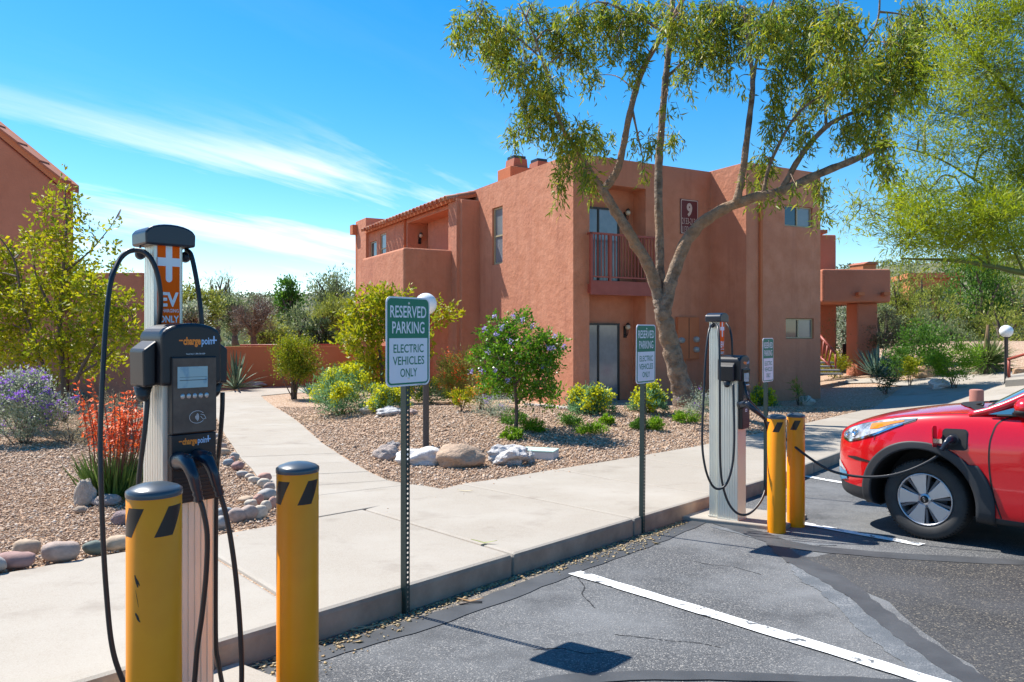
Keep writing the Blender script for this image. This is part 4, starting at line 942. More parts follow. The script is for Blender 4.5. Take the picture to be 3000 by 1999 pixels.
# headlamp wrapping the corner
hd_ = Vector((-.55, -.83, 0)).normalized(); ht = Vector((.83, -.55, 0)).normalized()
def corner_patch(top, bot, name, material, parent, off, n=22, m=7, thick=0.):
    """top and bottom edges as (t, z) seen from the front-left corner"""
    def ev(c, t):
        for (a, za), (b, zb) in zip(c, c[1:]):
            if t <= b: return za + (zb - za) * (t - a) / (b - a)
        return c[-1][1]
    g = []
    t0, t1 = max(top[0][0], bot[0][0]), min(top[-1][0], bot[-1][0])
    for i in range(n + 1):
        t = t0 + (t1 - t0) * i / n; zt, zb = ev(top, t), ev(bot, t)
        g.append([(ht * t - hd_ * 2 + Vector((0, 0, zb + (zt - zb) * j / m)), hd_) for j in range(m + 1)])
    return patch(g, name, material, parent, off, thick)
HT_, HB_ = [(-.44, .985), (-.2, .955), (.0, .915), (.15, .872), (.25, .825)], [(-.44, .98), (-.30, .915), (-.16, .85), (0., .795), (.12, .775), (.22, .79), (.25, .812)]
hl = corner_patch([(a, z + .010) for a, z in HT_], [(a, z - .016) for a, z in HB_], 'headlamp_bezel', m_plas, body, .003)
corner_patch([(a, z + .0) for a, z in HT_], [(a, z - .004) for a, z in HB_], 'headlamp', m_lens, body, .006)
corner_patch([(-.36, .966), (-.2, .942), (-.10, .925)], [(-.36, .955), (-.28, .93), (-.17, .885), (-.10, .878)], 'turn_signal', m_amber, body, .009)
corner_patch([(-.36, .944), (-.16, .848), (0., .795), (.12, .772), (.24, .792)], [(-.36, .930), (-.16, .828), (0., .778), (.12, .754), (.24, .774)], 'lamp_trim', m_chrome, body, .008, m=3)
for (t_, z_, r_) in ((.06, .838, .036), (.165, .822, .028)):
    p_, n_ = hit(ht * t_ - hd_ * 2 + Vector((0, 0, z_)), hd_)
    if p_ is not None:
        M_ = Matrix.Translation(p_ + n_ * (.004 if n_.dot(hd_) < 0 else -.004)) @ (n_ if n_.dot(hd_) < 0 else -n_).to_track_quat('Z', 'Y').to_matrix().to_4x4()
        MB().lathe([(r_, .0), (r_ * 1.0, .006), (r_ * .86, .008), (r_ * .8, .004), (.001, .005)], 20, M_).build('projector', m_chrome, hl)
# bumper details
corner_patch([(-.16, .605), (.02, .635), (.14, .63)], [(-.16, .596), (.02, .605), (.14, .622)], 'air_slit', m_gap, body, .004)
corner_patch([(.16, .485), (.30, .515), (.38, .50)], [(.16, .425), (.30, .40), (.38, .42)], 'lower_trim', m_bluetrim, body, .010)
corner_patch([(.18, .50), (.28, .56), (.36, .58)], [(.18, .485), (.28, .52), (.36, .51)], 'fog_lamp', m_lens, body, .008)
# grille on the nose
g = [[((2, -.40 + .8 * i / 14, z), (-1, 0, 0)) for z in (.60, .63, .66, .685)] for i in range(15)]
patch(g, 'grille', m_gap, body, .006)
g = [[((2, -.50 + 1.0 * i / 14, z), (-1, 0, 0)) for z in (.42, .46, .50, .53)] for i in range(15)]
patch(g, 'lower_grille', m_gap, body, .006)
# charging port in the fender, its lid and the plug
def side_patch(pts, name, material, parent, off, res=12):
    """rounded outline (x, z) seen from the side"""
    c = Vector((sum(p[0] for p in pts) / len(pts), 0, sum(p[1] for p in pts) / len(pts))); g = []
    for p in list(pts) + [pts[0]]:
        g.append([((c.x + (p[0] - c.x) * k / 4, 2, c.z + (p[1] - c.z) * k / 4), (0, -1, 0)) for k in (.02, 1, 2, 3, 4)])
    return patch(g, name, material, parent, off)
port = side_patch(rrect(.185, .165, .03, 5, -.275, .835), 'charge_port', m_plas, body, .003)
side_patch(rrect(.17, .15, .026, 5, -.275, .835), 'port_bowl', m_gap, port, .006)
side_patch(rrect(.09, .09, .04, 5, -.262, .832), 'socket', m_plas, port, .016)
MB().prism(rrect(.09, .17, .02, 4, .94, .855), -.150, -.142, 'x', None).build('port_lid', m_red, port, bevel=.003)
MB().box(-.19, -.145, .895, .915, .80, .835).build('lid_arm', m_chrome, port)
plug = gun([Vector(p) for p in ((-.262, .91, .835), (-.258, .955, .835), (-.246, .985, .815), (-.232, .995, .785), (-.215, 1.0, .755))], port, 'plug')
# wheels
def wheel(x, s):
    w = empty('wheel', (x, s * .80, .326)); w.parent = car; w.rotation_euler = (0, 0, 0 if s > 0 else math.pi)
    RX = Matrix.Rotation(R(-90), 4, 'X')            # lathe z -> +y (outside)
    MB().lathe([(.205, -.19), (.27, -.205), (.315, -.20), (.3255, -.17), (.326, -.12), (.326, -.06), (.323, -.025), (.308, -.005), (.275, .004), (.24, .002), (.222, -.006), (.214, -.02)], 72, RX).build('tyre', m_tyre, w)
    tr = MB()
    for k in range(72):
        M_ = Matrix.Rotation(R(5 * k), 4, 'Y'); tr.box(-.0022, .0022, -.03, -.004, .309, .3245, M_)
    tr.build('tread_block', m_gap, w)
    MB().lathe([(.214, -.18), (.214, -.012), (.210, -.004), (.203, -.004), (.198, -.014), (.192, -.05), (.185, -.16)], 64, RX).build('rim', m_rim, w)
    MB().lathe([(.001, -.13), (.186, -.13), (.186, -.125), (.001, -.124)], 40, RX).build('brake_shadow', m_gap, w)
    MB().lathe([(.06, -.085), (.145, -.10), (.145, -.094), (.06, -.078)], 40, RX).build('brake_disc', m_rimdark, w)
    sp = MB().prism([(-.028, .045), (.028, .045), (.040, .10), (.056, .150), (.070, .200), (-.070, .200), (-.056, .150), (-.040, .10)], -.035, -.010, 'y').mesh('spoke')
    bm = bmesh.new(); bm.from_mesh(sp); bmesh.ops.recalc_face_normals(bm, faces=bm.faces); bm.to_mesh(sp); bm.free()
    web = MB()
    for sx in (-1, 1): web.prism([(sx * .034, .05), (sx * .060, .10), (sx * .082, .150), (sx * .104, .192), (sx * .080, .2), (sx * .062, .150), (sx * .040, .10), (sx * .026, .05)], -.06, -.022, 'y')
    wme = web.mesh('spoke_web')
    for k in range(5):
        a = R(72 * k + 14)
        o = link('spoke', sp, m_rim, w); o.rotation_euler.y = a; q = o.modifiers.new('b', 'BEVEL'); q.width = .005; q.segments = 2
        o2 = link('spoke_web', wme, m_rimdark, w); o2.rotation_euler.y = a
        M_ = Matrix.Rotation(R(72 * k + 50), 4, 'Y') @ Matrix.Translation((0, 0, .057)) @ RX
        MB().lathe([(.014, -.03), (.014, -.014), (.009, -.010), (.001, -.010)], 10, M_).build('lug_nut', m_rimdark, w)
    MB().lathe([(.066, -.03), (.062, -.012), (.001, -.011)], 28, RX).build('hub', m_rim, w)
    cp = MB().lathe([(.031, -.013), (.030, -.004), (.001, -.002)], 24, RX).build('centre_cap', m_plas, w)
    if s > 0 and x == 0:
        text('KIA', .016, (0, .0, 0), m_chrome, cp, width=.040, bold=.01, rot=(0, R(75), math.pi))
    return w
for x in (0, -2.70):
    for s in (-1, 1): wheel(x, s)
# greenhouse
def bow(xc, xs, y, z, zs, n=9): return [Vector((xc + (xs - xc) * abs(t) ** 2.2, y * t, z + (zs - z) * t * t)) for t in np.linspace(-1, 1, n)]
def skin(rows, name, material, parent):
    m = len(rows[0]); vs = [p for r_ in rows for p in r_]
    o = MB().add(vs, [(i * m + j, (i + 1) * m + j, (i + 1) * m + j + 1, i * m + j + 1) for i in range(len(rows) - 1) for j in range(m - 1)], True).build(name, material, parent)
    return o
wb, wt = bow(-.24, -.50, .76, 1.055, 1.04), bow(-1.12, -1.30, .60, 1.475, 1.46)
skin([[a.lerp(b, t) + Vector((0, 0, .035 * math.sin(math.pi * t))) for a, b in zip(wb, wt)] for t in np.linspace(0, 1, 7)], 'windshield', m_carglass, body)
rf = [bow(x, x - .04, y, z, z - .035) for x, y, z in ((-1.11, .62, 1.48), (-1.4, .63, 1.525), (-1.9, .63, 1.545), (-2.5, .61, 1.53), (-3.0, .58, 1.47))]
skin(rf, 'roof', m_red, body)
skin([bow(-3.0, -3.02, .58, 1.465, 1.43), bow(-3.36, -3.30, .70, 1.04, 1.03)], 'rear_glass', m_carglass, body)
for s in (-1, 1):
    top = [(-1.30, .62, 1.455), (-1.6, .63, 1.49), (-2.2, .63, 1.495), (-2.7, .61, 1.47), (-3.02, .58, 1.43)]
    bot = [(-.56, .835, 1.035), (-1.2, .86, 1.045), (-2.0, .86, 1.055), (-2.6, .85, 1.065), (-3.25, .80, 1.05)]
    skin([[Vector((x, s * y, z)) for x, y, z in bot], [Vector(((a[0] + b[0]) / 2, s * ((a[1] + b[1]) / 2 + .012), (a[2] + b[2]) / 2)) for a, b in zip(top, bot)], [Vector((x, s * y, z)) for x, y, z in top]], 'side_window', m_carglass, body)
    ap = spline([Vector((x, s * y, z)) for x, y, z in ((-.36, .80, 1.025), (-.60, .795, 1.105), (-.95, .71, 1.30), (-1.28, .625, 1.46), (-1.7, .63, 1.505), (-2.6, .61, 1.485), (-3.05, .585, 1.42))], 5)
    MB().tube(ap, [.030] * 4 + [.036] * (len(ap) - 4), 8).build('pillar', m_red, body)
    MB().tube([Vector((x, s * (y + .004), z - .002)) for x, y, z in bot], .008, 6).build('belt_trim', m_chrome if s < 0 else m_gap, body)
    for k in (1, 2, 3): MB().tube([Vector((bot[k][0], s * bot[k][1], bot[k][2])), Vector((top[k][0], s * (top[k][1] + .01), top[k][2]))], .025, 6).build('window_post', m_gap, body)
    mr = MB().sphere((-.80, s * .985, 1.105), .1, 16, 12, (.85, 1.05, .72)).build('door_mirror', m_red, body)
    MB().sphere((-.795, s * .985, 1.070), .098, 16, 12, (.85, 1.02, .45)).build('mirror_shell', m_gap, mr)
    MB().box(-.80, -.70, s * .99 if s < 0 else .83, -.83 if s < 0 else .99, 1.04, 1.065).build('mirror_stalk', m_gap, mr)
    MB().prism([(-.50, 1.04), (-.82, 1.05), (-.82, 1.14)], s * .832, s * .842, 'y').build('quarter_trim', m_bluetrim if s > 0 else m_gap, body)
# black cowl with wipers
g = []
for i in range(13):
    t = -1 + 2 * i / 12; xb = -.20 - .25 * abs(t) ** 2.2; g.append([((xb + .11 * (1 - abs(t) ** 3), .74 * t, 2), (0, 0, -1)), ((xb + .05, .74 * t, 2), (0, 0, -1)), ((xb - .06, .74 * t, 2), (0, 0, -1))])
patch(g, 'cowl', m_gap, body, .006)
MB().tube(spline([Vector(p) for p in ((-.22, .30, 1.085), (-.36, .50, 1.115), (-.43, .72, 1.105))], 5), .009, 6).build('wiper', m_plas, body)
MB().tube(spline([Vector(p) for p in ((-.20, -.2, 1.09), (-.36, .1, 1.125), (-.38, .40, 1.125))], 5), .009, 6).build('wiper', m_plas, body)
# ================================================================ plants and stones
def unit(a): return a / np.maximum(np.linalg.norm(a, axis=-1, keepdims=True), 1e-9)
def leaves(name, P_, D, Ln, Wd, material, parent, mid=.45, curl=.12, kind='stuff'):
    """one small four-cornered face for each leaf"""
    n = len(P_); D = unit(D); S = unit(np.cross(D, rng.normal(size=(n, 3)))); U = np.cross(S, D)
    Ln = np.broadcast_to(np.asarray(Ln, float), (n,))[:, None]; Wd = np.broadcast_to(np.asarray(Wd, float), (n,))[:, None]
    m_ = P_ + D * Ln * mid + U * Ln * curl
    v = np.stack([P_, m_ + S * Wd / 2, P_ + D * Ln, m_ - S * Wd / 2], 1).reshape(-1, 3)
    f = np.arange(4 * n).reshape(n, 4)
    o = np_mesh(name, v, f, material, parent); o['kind'] = kind; return o
def ball(n, c, r):
    d = unit(rng.normal(size=(n, 3))) * rng.random((n, 1)) ** (1 / 2.2); return np.asarray(c) + d * np.asarray(r)
F_euc = foliage('eucalyptus_leaf', [(.12, .21, .022), (.19, .28, .027), (.38, .42, .022), (.07, .14, .027), (.52, .46, .025), (.13, .21, .045)], .52)
F_pv = foliage('palo_verde_leaf', [(.28, .36, .010), (.42, .48, .014), (.17, .26, .012), (.52, .52, .02)], .52)
F_lime = foliage('lime_leaf', [(.25, .31, .008), (.44, .43, .010), (.15, .23, .010), (.56, .47, .012)], .5)
F_green = foliage('bright_green_leaf', [(.13, .30, .012), (.20, .37, .015), (.28, .42, .02), (.08, .20, .012)], .5)
F_deep = foliage('deep_green_leaf', [(.06, .16, .02), (.09, .21, .02), (.14, .28, .03), (.04, .11, .02)], .4)
F_sage = foliage('sage_leaf', [(.38, .43, .30), (.50, .54, .42), (.30, .36, .23), (.22, .31, .15)], .4)
F_dusty = foliage('dusty_green_leaf', [(.16, .21, .08), (.23, .28, .12), (.11, .16, .06), (.30, .33, .16)], .45)
F_olive = foliage('olive_leaf', [(.22, .27, .04), (.31, .34, .045), (.16, .21, .035), (.38, .38, .08)], .45)
F_dark = foliage('dark_leaf', [(.03, .06, .02), (.05, .09, .03), (.08, .12, .04)], .3)
F_straw = foliage('straw', [(.34, .27, .15), (.42, .35, .21), (.25, .20, .11)], .3)
F_twig = foliage('dry_twig', [(.16, .12, .09), (.22, .17, .13), (.11, .085, .065)], .1)
F_purple = foliage('purple_petal', [(.30, .13, .62), (.42, .22, .75), (.22, .08, .48)], .4)
F_redfl = foliage('red_petal', [(.88, .13, .03), (.93, .20, .05), (.80, .08, .02), (.95, .30, .10)], .3)
F_yel = foliage('yellow_bract', [(.58, .58, .015), (.70, .66, .02), (.44, .50, .015)], .45)
F_teal = foliage('blue_green_leaf', [(.14, .30, .12), (.20, .36, .18), (.10, .22, .08)], .4)
m_bark = mat('grey_bark', (.31, .235, .175), rough=.95, col2=(.12, .09, .07), scale=6, detail=10, mixr=(.40, .62), bump=1., bscale=11, bdetail=9, dist=.10, tint=(.36, .215, .12), tscale=.6)
m_twig = mat('twig_bark', (.14, .10, .075), rough=.9, col2=(.09, .07, .055), scale=8)
m_gbark = mat('green_bark', (.16, .17, .03), rough=.7, col2=(.11, .12, .025), scale=6)

def tree(name, label, limbs, blobs, leaf_m, bark, per, LL, LW, hang=.8, cat='tree', group=None, spread=1., twig=.35, twigr=.006, depth=1., dirmode='hang', seg=9, crown='crown'):
    """limbs: lists of (px, py, Y, r); blobs: (px, py, rx, ry[, share[, Y]]) in photo pixels at the limbs' depths"""
    limb3 = [[(P(a, b, c), r) for a, b, c, r in l] for l in limbs]
    root = empty(name, limb3[0][0][0], 0, label, cat, group); o3 = np.array(limb3[0][0][0]); O = Vector(o3)
    mb = MB(); allp = []
    for l in limb3:
        q = spline([p for p, r in l], 5); rs = np.interp(np.linspace(0, len(l) - 1, len(q)), range(len(l)), [r for p, r in l])
        wob = [p + Vector(rng.normal(0, .06 * r, 3)) for p, r in zip(q, rs)]
        mb.tube([p - O for p in wob], [r * (1 + .07 * math.sin(i * 2.1)) for i, r in enumerate(rs)], seg); allp += [(p, r) for p, r in zip(q, rs)]
    A = np.array([p for p, r in allp]); PP, DD = [], []; tw = MB()
    for bl in blobs:
        px, py, rx, ry = bl[:4]; share = bl[4] if len(bl) > 4 else 1.
        d2 = ((A[:, 0] / A[:, 1] * F + 1500 - px) ** 2 + (HOR - (A[:, 2] - ZC) / A[:, 1] * F - py) ** 2); near = A[d2.argmin()]
        Yb = bl[5] if len(bl) > 5 else near[1] + rng.normal(0, depth)
        c = np.array(P(px, py, Yb)); k = Yb / F; rad = np.array([rx * k, max(rx, ry) * k * .9, ry * k])
        st = Vector(near); en = Vector(c); mdp = st.lerp(en, .5) + Vector((0, 0, .12 * (en - st).length)) + Vector(rng.normal(0, .05 * (en - st).length, 3))
        if (en - st).length > .05: mb.tube([p - O for p in spline([st, mdp, en], 5)], list(np.linspace(max(.012, .018 * math.sqrt(rx * k * 3)), .006, 11)), 6)
        n = max(1, int(per * share * rx * ry / 1000)); T = ball(n, c, rad)
        L_ = twig * rng.uniform(.5, 1.3, n)
        if dirmode == 'hang': TD = unit(np.stack([rng.normal(0, .35, n), rng.normal(0, .35, n), -np.ones(n) * hang + rng.normal(0, .25, n)], 1))
        else: TD = unit((T - c) / rad * .8 + rng.normal(0, .55, (n, 3)) + np.array([0, 0, .25]))
        for i in range(n):
            if i % 5 == 0: tw.tube([Vector(c).lerp(Vector(T[i]), .25) - O, Vector(T[i]) - O + Vector((0, 0, .05)), Vector(T[i] + TD[i] * L_[i]) - O], [twigr * 1.4, twigr, twigr * .5], 4, caps=False)
        m = 7; t = rng.random((n, m, 1)); pp = T[:, None] + TD[:, None] * L_[:, None, None] * t + rng.normal(0, .025 * spread, (n, m, 3))
        dd = TD[:, None] * .7 + rng.normal(0, .42, (n, m, 3)); PP.append(pp.reshape(-1, 3)); DD.append(dd.reshape(-1, 3))
    tr = mb.build('trunk', bark, root)
    if tw.v: tw.build('twigs', m_twig if bark is not m_gbark else m_gbark, root)['kind'] = 'stuff'
    PP = np.concatenate(PP) - o3; DD = np.concatenate(DD); n = len(PP)
    leaves(crown, PP, DD, LL * rng.uniform(.6, 1.25, n), LW * rng.uniform(.6, 1.2, n), leaf_m, root)
    return root
# the eucalyptus by the building
euc_limbs = [
    [(2016, 1196, 19.0, .42), (2003, 1160, 19, .33), (1982, 1080, 19, .28), (1962, 1000, 19, .265), (1946, 930, 19, .25), (1938, 880, 19, .23)],
    [(1946, 930, 19, .20), (1925, 850, 19, .185), (1895, 770, 18.9, .165), (1840, 680, 18.8, .15), (1795, 606, 18.7, .135), (1765, 556, 18.6, .12)],
    [(1766, 560, 18.6, .11), (1790, 530, 18.6, .115), (1812, 490, 18.55, .10), (1828, 420, 18.5, .09), (1850, 310, 18.3, .085), (1885, 200, 18.2, .08), (1945, 95, 18, .07), (2005, -10, 17.8, .06), (2050, -140, 17.6, .04)],
    [(1765, 558, 18.6, .10), (1738, 515, 18.5, .075), (1690, 440, 18.3, .06), (1640, 360, 18.1, .05), (1612, 260, 18, .04), (1570, 120, 17.9, .025), (1520, 10, 17.8, .015)],
    [(1612, 260, 18, .035), (1590, 180, 17.9, .03), (1500, 100, 17.7, .02), (1400, 50, 17.5, .012)],
    [(1938, 890, 19.1, .15), (1934, 780, 19.15, .125), (1930, 620, 19.2, .12), (1930, 480, 19.3, .115), (1938, 380, 19.3, .10), (1950, 230, 19.3, .095), (1965, 90, 19.3, .085), (1975, -80, 19.3, .07)],
    [(1944, 940, 18.95, .17), (1958, 860, 18.9, .185), (1980, 780, 18.85, .18), (2022, 690, 18.8, .175), (2090, 630, 18.6, .16), (2180, 588, 18.4, .14), (2290, 560, 18.2, .125), (2400, 510, 18, .11), (2500, 470, 17.8, .09), (2590, 425, 17.6, .06)],
    [(2158, 600, 18.4, .12), (2176, 500, 18.4, .095), (2195, 350, 18.4, .08), (2206, 240, 18.4, .07), (2195, 150, 18.4, .05), (2180, 20, 18.4, .035)],
    [(2206, 240, 18.4, .05), (2225, 140, 18.4, .04), (2260, 20, 18.3, .03), (2300, -100, 18.2, .02)],
    [(2290, 558, 18.2, .09), (2345, 460, 18.1, .078), (2420, 372, 18, .065), (2500, 330, 17.9, .05), (2620, 280, 17.8, .03)],
    [(2235, 570, 18.3, .05), (2260, 470, 18.3, .045), (2340, 330, 18.2, .04), (2450, 250, 18.1, .03), (2550, 120, 18, .02)],
    [(2420, 372, 18, .04), (2430, 260, 18, .035), (2560, 90, 17.9, .03), (2580, -40, 17.8, .02)],
    [(1850, 310, 18.3, .04), (1880, 450, 18.2, .015)], [(1950, 230, 19.3, .04), (2030, 150, 19.2, .03), (2100, 40, 19, .02)], [(1945, 95, 18, .04), (1850, 40, 17.9, .025), (1780, 10, 17.8, .015)]]
euc_limbs = [[(a, b, c * .82, r * .72) for a, b, c, r in l] for l in euc_limbs]
euc_blobs = [(1400, 50, 75, 60), (1350, 90, 35, 60, .8), (1470, 110, 80, 70), (1560, 50, 90, 60), (1640, 110, 75, 75), (1480, 180, 50, 60), (1545, 190, 60, 60), (1445, 140, 40, 60, .8), (1600, 240, 55, 60), (1560, 280, 55, 55), (1540, 345, 60, 50),
    (1610, 330, 60, 60), (1655, 410, 70, 55), (1500, 395, 22, 45, .8), (1700, 380, 55, 50), (1745, 400, 55, 45), (1650, 490, 32, 60, .9), (1640, 560, 14, 36, .9), (1715, 495, 35, 45), (1740, 545, 22, 30, .7), (1760, 60, 80, 60), (1700, 160, 60, 50), (1800, 130, 40, 50, .7), (1740, 220, 40, 40, .6), (1850, 60, 60, 70),
    (1890, 400, 42, 40, .7), (1965, 400, 30, 45, .7), (1882, 480, 12, 36, .8), (1960, 300, 26, 24, .5), (1860, 200, 30, 60, .6), (1990, 60, 60, 80), (2050, 110, 60, 80), (1995, 190, 38, 60, .8), (2100, 60, 70, 90), (2120, 190, 34, 60, .8), (2160, 230, 16, 26, .6), (2180, 90, 50, 80), (2240, 70, 60, 90), (2020, 240, 16, 40, .5),
    (2300, 90, 70, 100), (2290, 220, 45, 100), (2270, 340, 40, 80, .9), (2370, 140, 70, 90), (2380, 260, 60, 90), (2350, 380, 40, 60, .7), (2460, 80, 80, 90), (2480, 210, 80, 90), (2560, 310, 70, 80), (2490, 370, 55, 55), (2580, 400, 50, 55), (2630, 130, 90, 110), (2640, 270, 70, 80), (2600, 470, 40, 55, .8), (2560, 200, 70, 80), (2700, 60, 90, 90),
    (2240, 460, 40, 45), (2225, 545, 22, 36, .8), (2270, 560, 20, 30, .6), (2395, 530, 36, 48, .9), (2415, 600, 20, 44, .8), (2330, 540, 22, 26, .5), (2630, 560, 25, 40, .5), (2700, 190, 70, 80), (2190, 500, 18, 30, .4), (2400, 30, 90, 50), (1930, 20, 60, 40), (2060, 20, 80, 40), (1810, 20, 70, 40), (1870, 130, 40, 50, .7), (1690, 40, 70, 50), (2090, 130, 50, 60, .8), (2160, 30, 70, 50), (2330, 20, 80, 50)]
tree('eucalyptus_tree', 'tall forked eucalyptus with hanging leaves growing in front of the building', euc_limbs, euc_blobs, F_euc, m_bark, 23, .17, .034, hang=1., twig=.36, twigr=.005, depth=.8, seg=14)
# fine palo verde reaching in from the right, nearer than the building
pv_limbs = [[(3700, 1230, 11.5, .20), (3600, 1040, 11.4, .18), (3420, 900, 11.3, .14), (3200, 840, 11.2, .10), (3000, 800, 11, .07), (2900, 780, 10.9, .055), (2800, 764, 10.8, .04), (2640, 758, 10.6, .02)],
    [(3420, 900, 11.3, .10), (3300, 640, 11.2, .08), (3100, 420, 11, .06), (2950, 260, 10.9, .045), (2820, 120, 10.8, .03), (2740, 20, 10.7, .02)],
    [(3300, 640, 11.2, .06), (3100, 600, 11.2, .05), (2920, 560, 11.1, .03), (2760, 470, 11, .02), (2640, 430, 10.9, .012)],
    [(2900, 780, 10.9, .03), (2860, 640, 10.9, .025), (2800, 520, 10.8, .015)], [(2900, 780, 10.9, .02), (2760, 690, 10.8, .015), (2600, 640, 10.7, .01), (2500, 590, 10.6, .006)], [(3000, 800, 11, .03), (2960, 700, 11, .02), (2930, 560, 11, .014)]]
pv_limbs = [[(a, b, c, r * .62) for a, b, c, r in l] for l in pv_limbs]
pv_blobs = [(2970, 60, 110, 100, 0.8), (2860, 70, 100, 90, 0.72), (2900, 200, 110, 90, 0.8), (2800, 210, 80, 80, 0.64), (2960, 300, 90, 90, 0.8), (2850, 320, 90, 70, 0.8), (2750, 330, 70, 60, 0.56), (2690, 400, 70, 50, 0.48), (2780, 440, 80, 60, 0.56), (2910, 430, 90, 70, 0.64), (2990, 520, 70, 80, 1.33), (2640, 600, 60, 60, 0.66), (2720, 560, 70, 60, 0.66), (2560, 640, 50, 40, 0.47), (2500, 610, 40, 36, 0.34), (2720, 660, 70, 50, 1.33), (2830, 620, 80, 60, 1.14), (2920, 640, 80, 60, 1.33), (2650, 700, 60, 36, 1.33), (2780, 720, 80, 40, 1.33), (2960, 730, 70, 50, 1.33), (2900, 560, 60, 50, 0.76), (2480, 660, 40, 24, 0.34), (2780, 110, 60, 70, 0.32), (2860, 700, 70, 50, 1.0), (2990, 620, 60, 70, 1.0), (2990, 420, 60, 70, 0.8), (2700, 610, 60, 50, 0.6)]
tree('palo_verde_tree', 'feathery yellow green palo verde with green branches reaching over from the side', pv_limbs, pv_blobs, F_pv, m_gbark, 52, .11, .015, dirmode='out', twig=.30, twigr=.0035, depth=.5, spread=1.4)

def shrub(name, label, base, h, r, leaf_m, n, LL, LW, clumps=30, stems=8, bark=m_twig, shape='ball', cat='shrub', group=None, up=.3, clump_r=.18, trunk=0., flowers=None, stem_r=.008, low=.1, seed=None, droop=0.):
    """base: point on the ground; a stemmed shrub whose leaves sit in uneven clumps"""
    t = empty(name, base, random.uniform(0, 6), label, cat, group); mb = MB()
    rr = np.array(r if hasattr(r, '__len__') else (r, r)); ch = h * (1 - low) / 2
    C = []
    for k in range(clumps):
        d = unit(rng.normal(size=3)) * rng.random() ** (1 / 2.6); z = h * low + ch + d[2] * ch
        if shape == 'dome': z = h * low + abs(d[2]) * h * (1 - low)
        if shape == 'vase': q = z / h; d = d * (.45 + .65 * q)
        C.append((d[0] * rr[0], d[1] * rr[1], z))
    C = np.array(C)
    if trunk:
        tp = Vector((rng.normal(0, .03 * h), rng.normal(0, .03 * h), trunk)); mb.tube([Vector((0, 0, -.05)), tp * .5 + Vector((.02 * h, 0, 0)), tp], [stem_r * 2.2, stem_r * 1.8, stem_r * 1.6], 7)
    else: tp = Vector((0, 0, 0))
    for k in range(min(stems, clumps)):
        e_ = Vector(C[k]); b = tp if trunk else Vector((rng.normal(0, .08) * rr[0], rng.normal(0, .08) * rr[0], -.03))
        m_ = b.lerp(e_, .5) + Vector((0, 0, .08 * h)) + Vector(rng.normal(0, .04 * h, 3)); mb.tube(spline([b, m_, e_], 4), list(np.linspace(stem_r, stem_r * .35, 9)), 5, caps=False)
    mb.build('stems', bark, t)
    per = max(1, n // clumps); cr = clump_r * max(rr[0], h / 2)
    pp = (C[:, None] + rng.normal(0, 1, (clumps, per, 3)) * np.array([cr, cr, cr * .75]) * rng.uniform(.6, 1.3, (clumps, 1, 1))).reshape(-1, 3)
    ctr = np.array([0, 0, h * .35]); dd = unit(pp - ctr) * .6 + rng.normal(0, .5, pp.shape) + np.array([0, 0, up - droop])
    pp[:, 2] = np.maximum(pp[:, 2], .015)
    leaves('foliage', pp, dd, LL * rng.uniform(.6, 1.2, len(pp)), LW * rng.uniform(.7, 1.2, len(pp)), leaf_m, t)
    for (fm, fn, fl, fw, spots, zmin) in flowers or []:
        S = C[C[:, 2] > zmin * h]; S = S[rng.integers(0, len(S), spots)] if len(S) else C[:1]
        out = unit(S - ctr) * cr * .9; q = ((S + out)[:, None] + rng.normal(0, 1, (len(S), fn, 3)) * np.array([fl, fl, fl]) * 1.1).reshape(-1, 3)
        leaves('flowers', q, unit(rng.normal(size=q.shape)) + np.array([0, 0, .4]), fl * rng.uniform(.7, 1.2, len(q)), fw, fm, t, curl=.2)
    return t
def at(px, py): return GP(px, py)
def pm_(px, py): return F / GP(px, py).y
# left garden
b = GP(205, 1185) ; s_ = b.y / F
LT = 13.0
lt_limbs = [[(190, 1235, LT, .05), (185, 1100, LT, .045), (175, 950, LT, .035), (185, 800, LT, .028), (195, 660, LT, .018), (190, 560, LT, .008)], [(190, 1235, LT, .04), (230, 1100, LT - .2, .03), (290, 980, LT - .3, .022), (310, 850, LT - .3, .015)], [(190, 1235, LT, .04), (130, 1080, LT + .2, .03), (70, 900, LT + .2, .022), (40, 760, LT + .2, .015), (-30, 660, LT, .01)], [(175, 950, LT, .022), (110, 820, LT, .017), (90, 700, LT, .01)], [(185, 800, LT, .02), (260, 740, LT + .2, .014), (320, 670, LT + .3, .008), (340, 640, LT + .3, .004)], [(230, 1100, LT - .2, .02), (330, 1030, LT - .3, .014), (390, 940, LT - .3, .01)]]
lt_blobs = [(30, 760, 60, 45), (20, 860, 60, 60), (90, 880, 70, 55), (60, 960, 70, 60), (150, 800, 60, 50), (110, 720, 45, 40, .8), (180, 700, 50, 45, .8), (200, 620, 40, 40, .7), (150, 620, 35, 35, .6), (190, 550, 30, 22, .5), (215, 790, 55, 60), (260, 860, 60, 50), (200, 900, 70, 50), (310, 900, 50, 50, .9), (350, 960, 50, 50, .9), (270, 980, 70, 50), (160, 1010, 80, 50), (80, 1050, 70, 40, .9), (300, 1060, 60, 40, .9), (220, 1075, 60, 30, .8), (380, 900, 35, 40, .7), (395, 990, 28, 40, .7), (345, 640, 22, 24, .18), (300, 700, 40, 36, .2), (260, 680, 30, 50, .25), (330, 780, 40, 40, .3), (-30, 820, 60, 100), (-20, 1000, 50, 80)]
tree('cassia_tree', 'large loose yellow green shrubby tree in front of the red gabled building', lt_limbs, lt_blobs, F_lime, m_twig, 25, .095, .05, dirmode='out', twig=.2, twigr=.003, depth=.5, spread=1.6)
shrub('purple_sage', 'grey green sage bush full of purple flowers near the cassia tree', at(66, 1300), 1.05, (.64, .58), F_sage, 12000, .042, .024, 80, 16, clump_r=.12, flowers=[(F_purple, 16, .042, .036, 80, .1)])
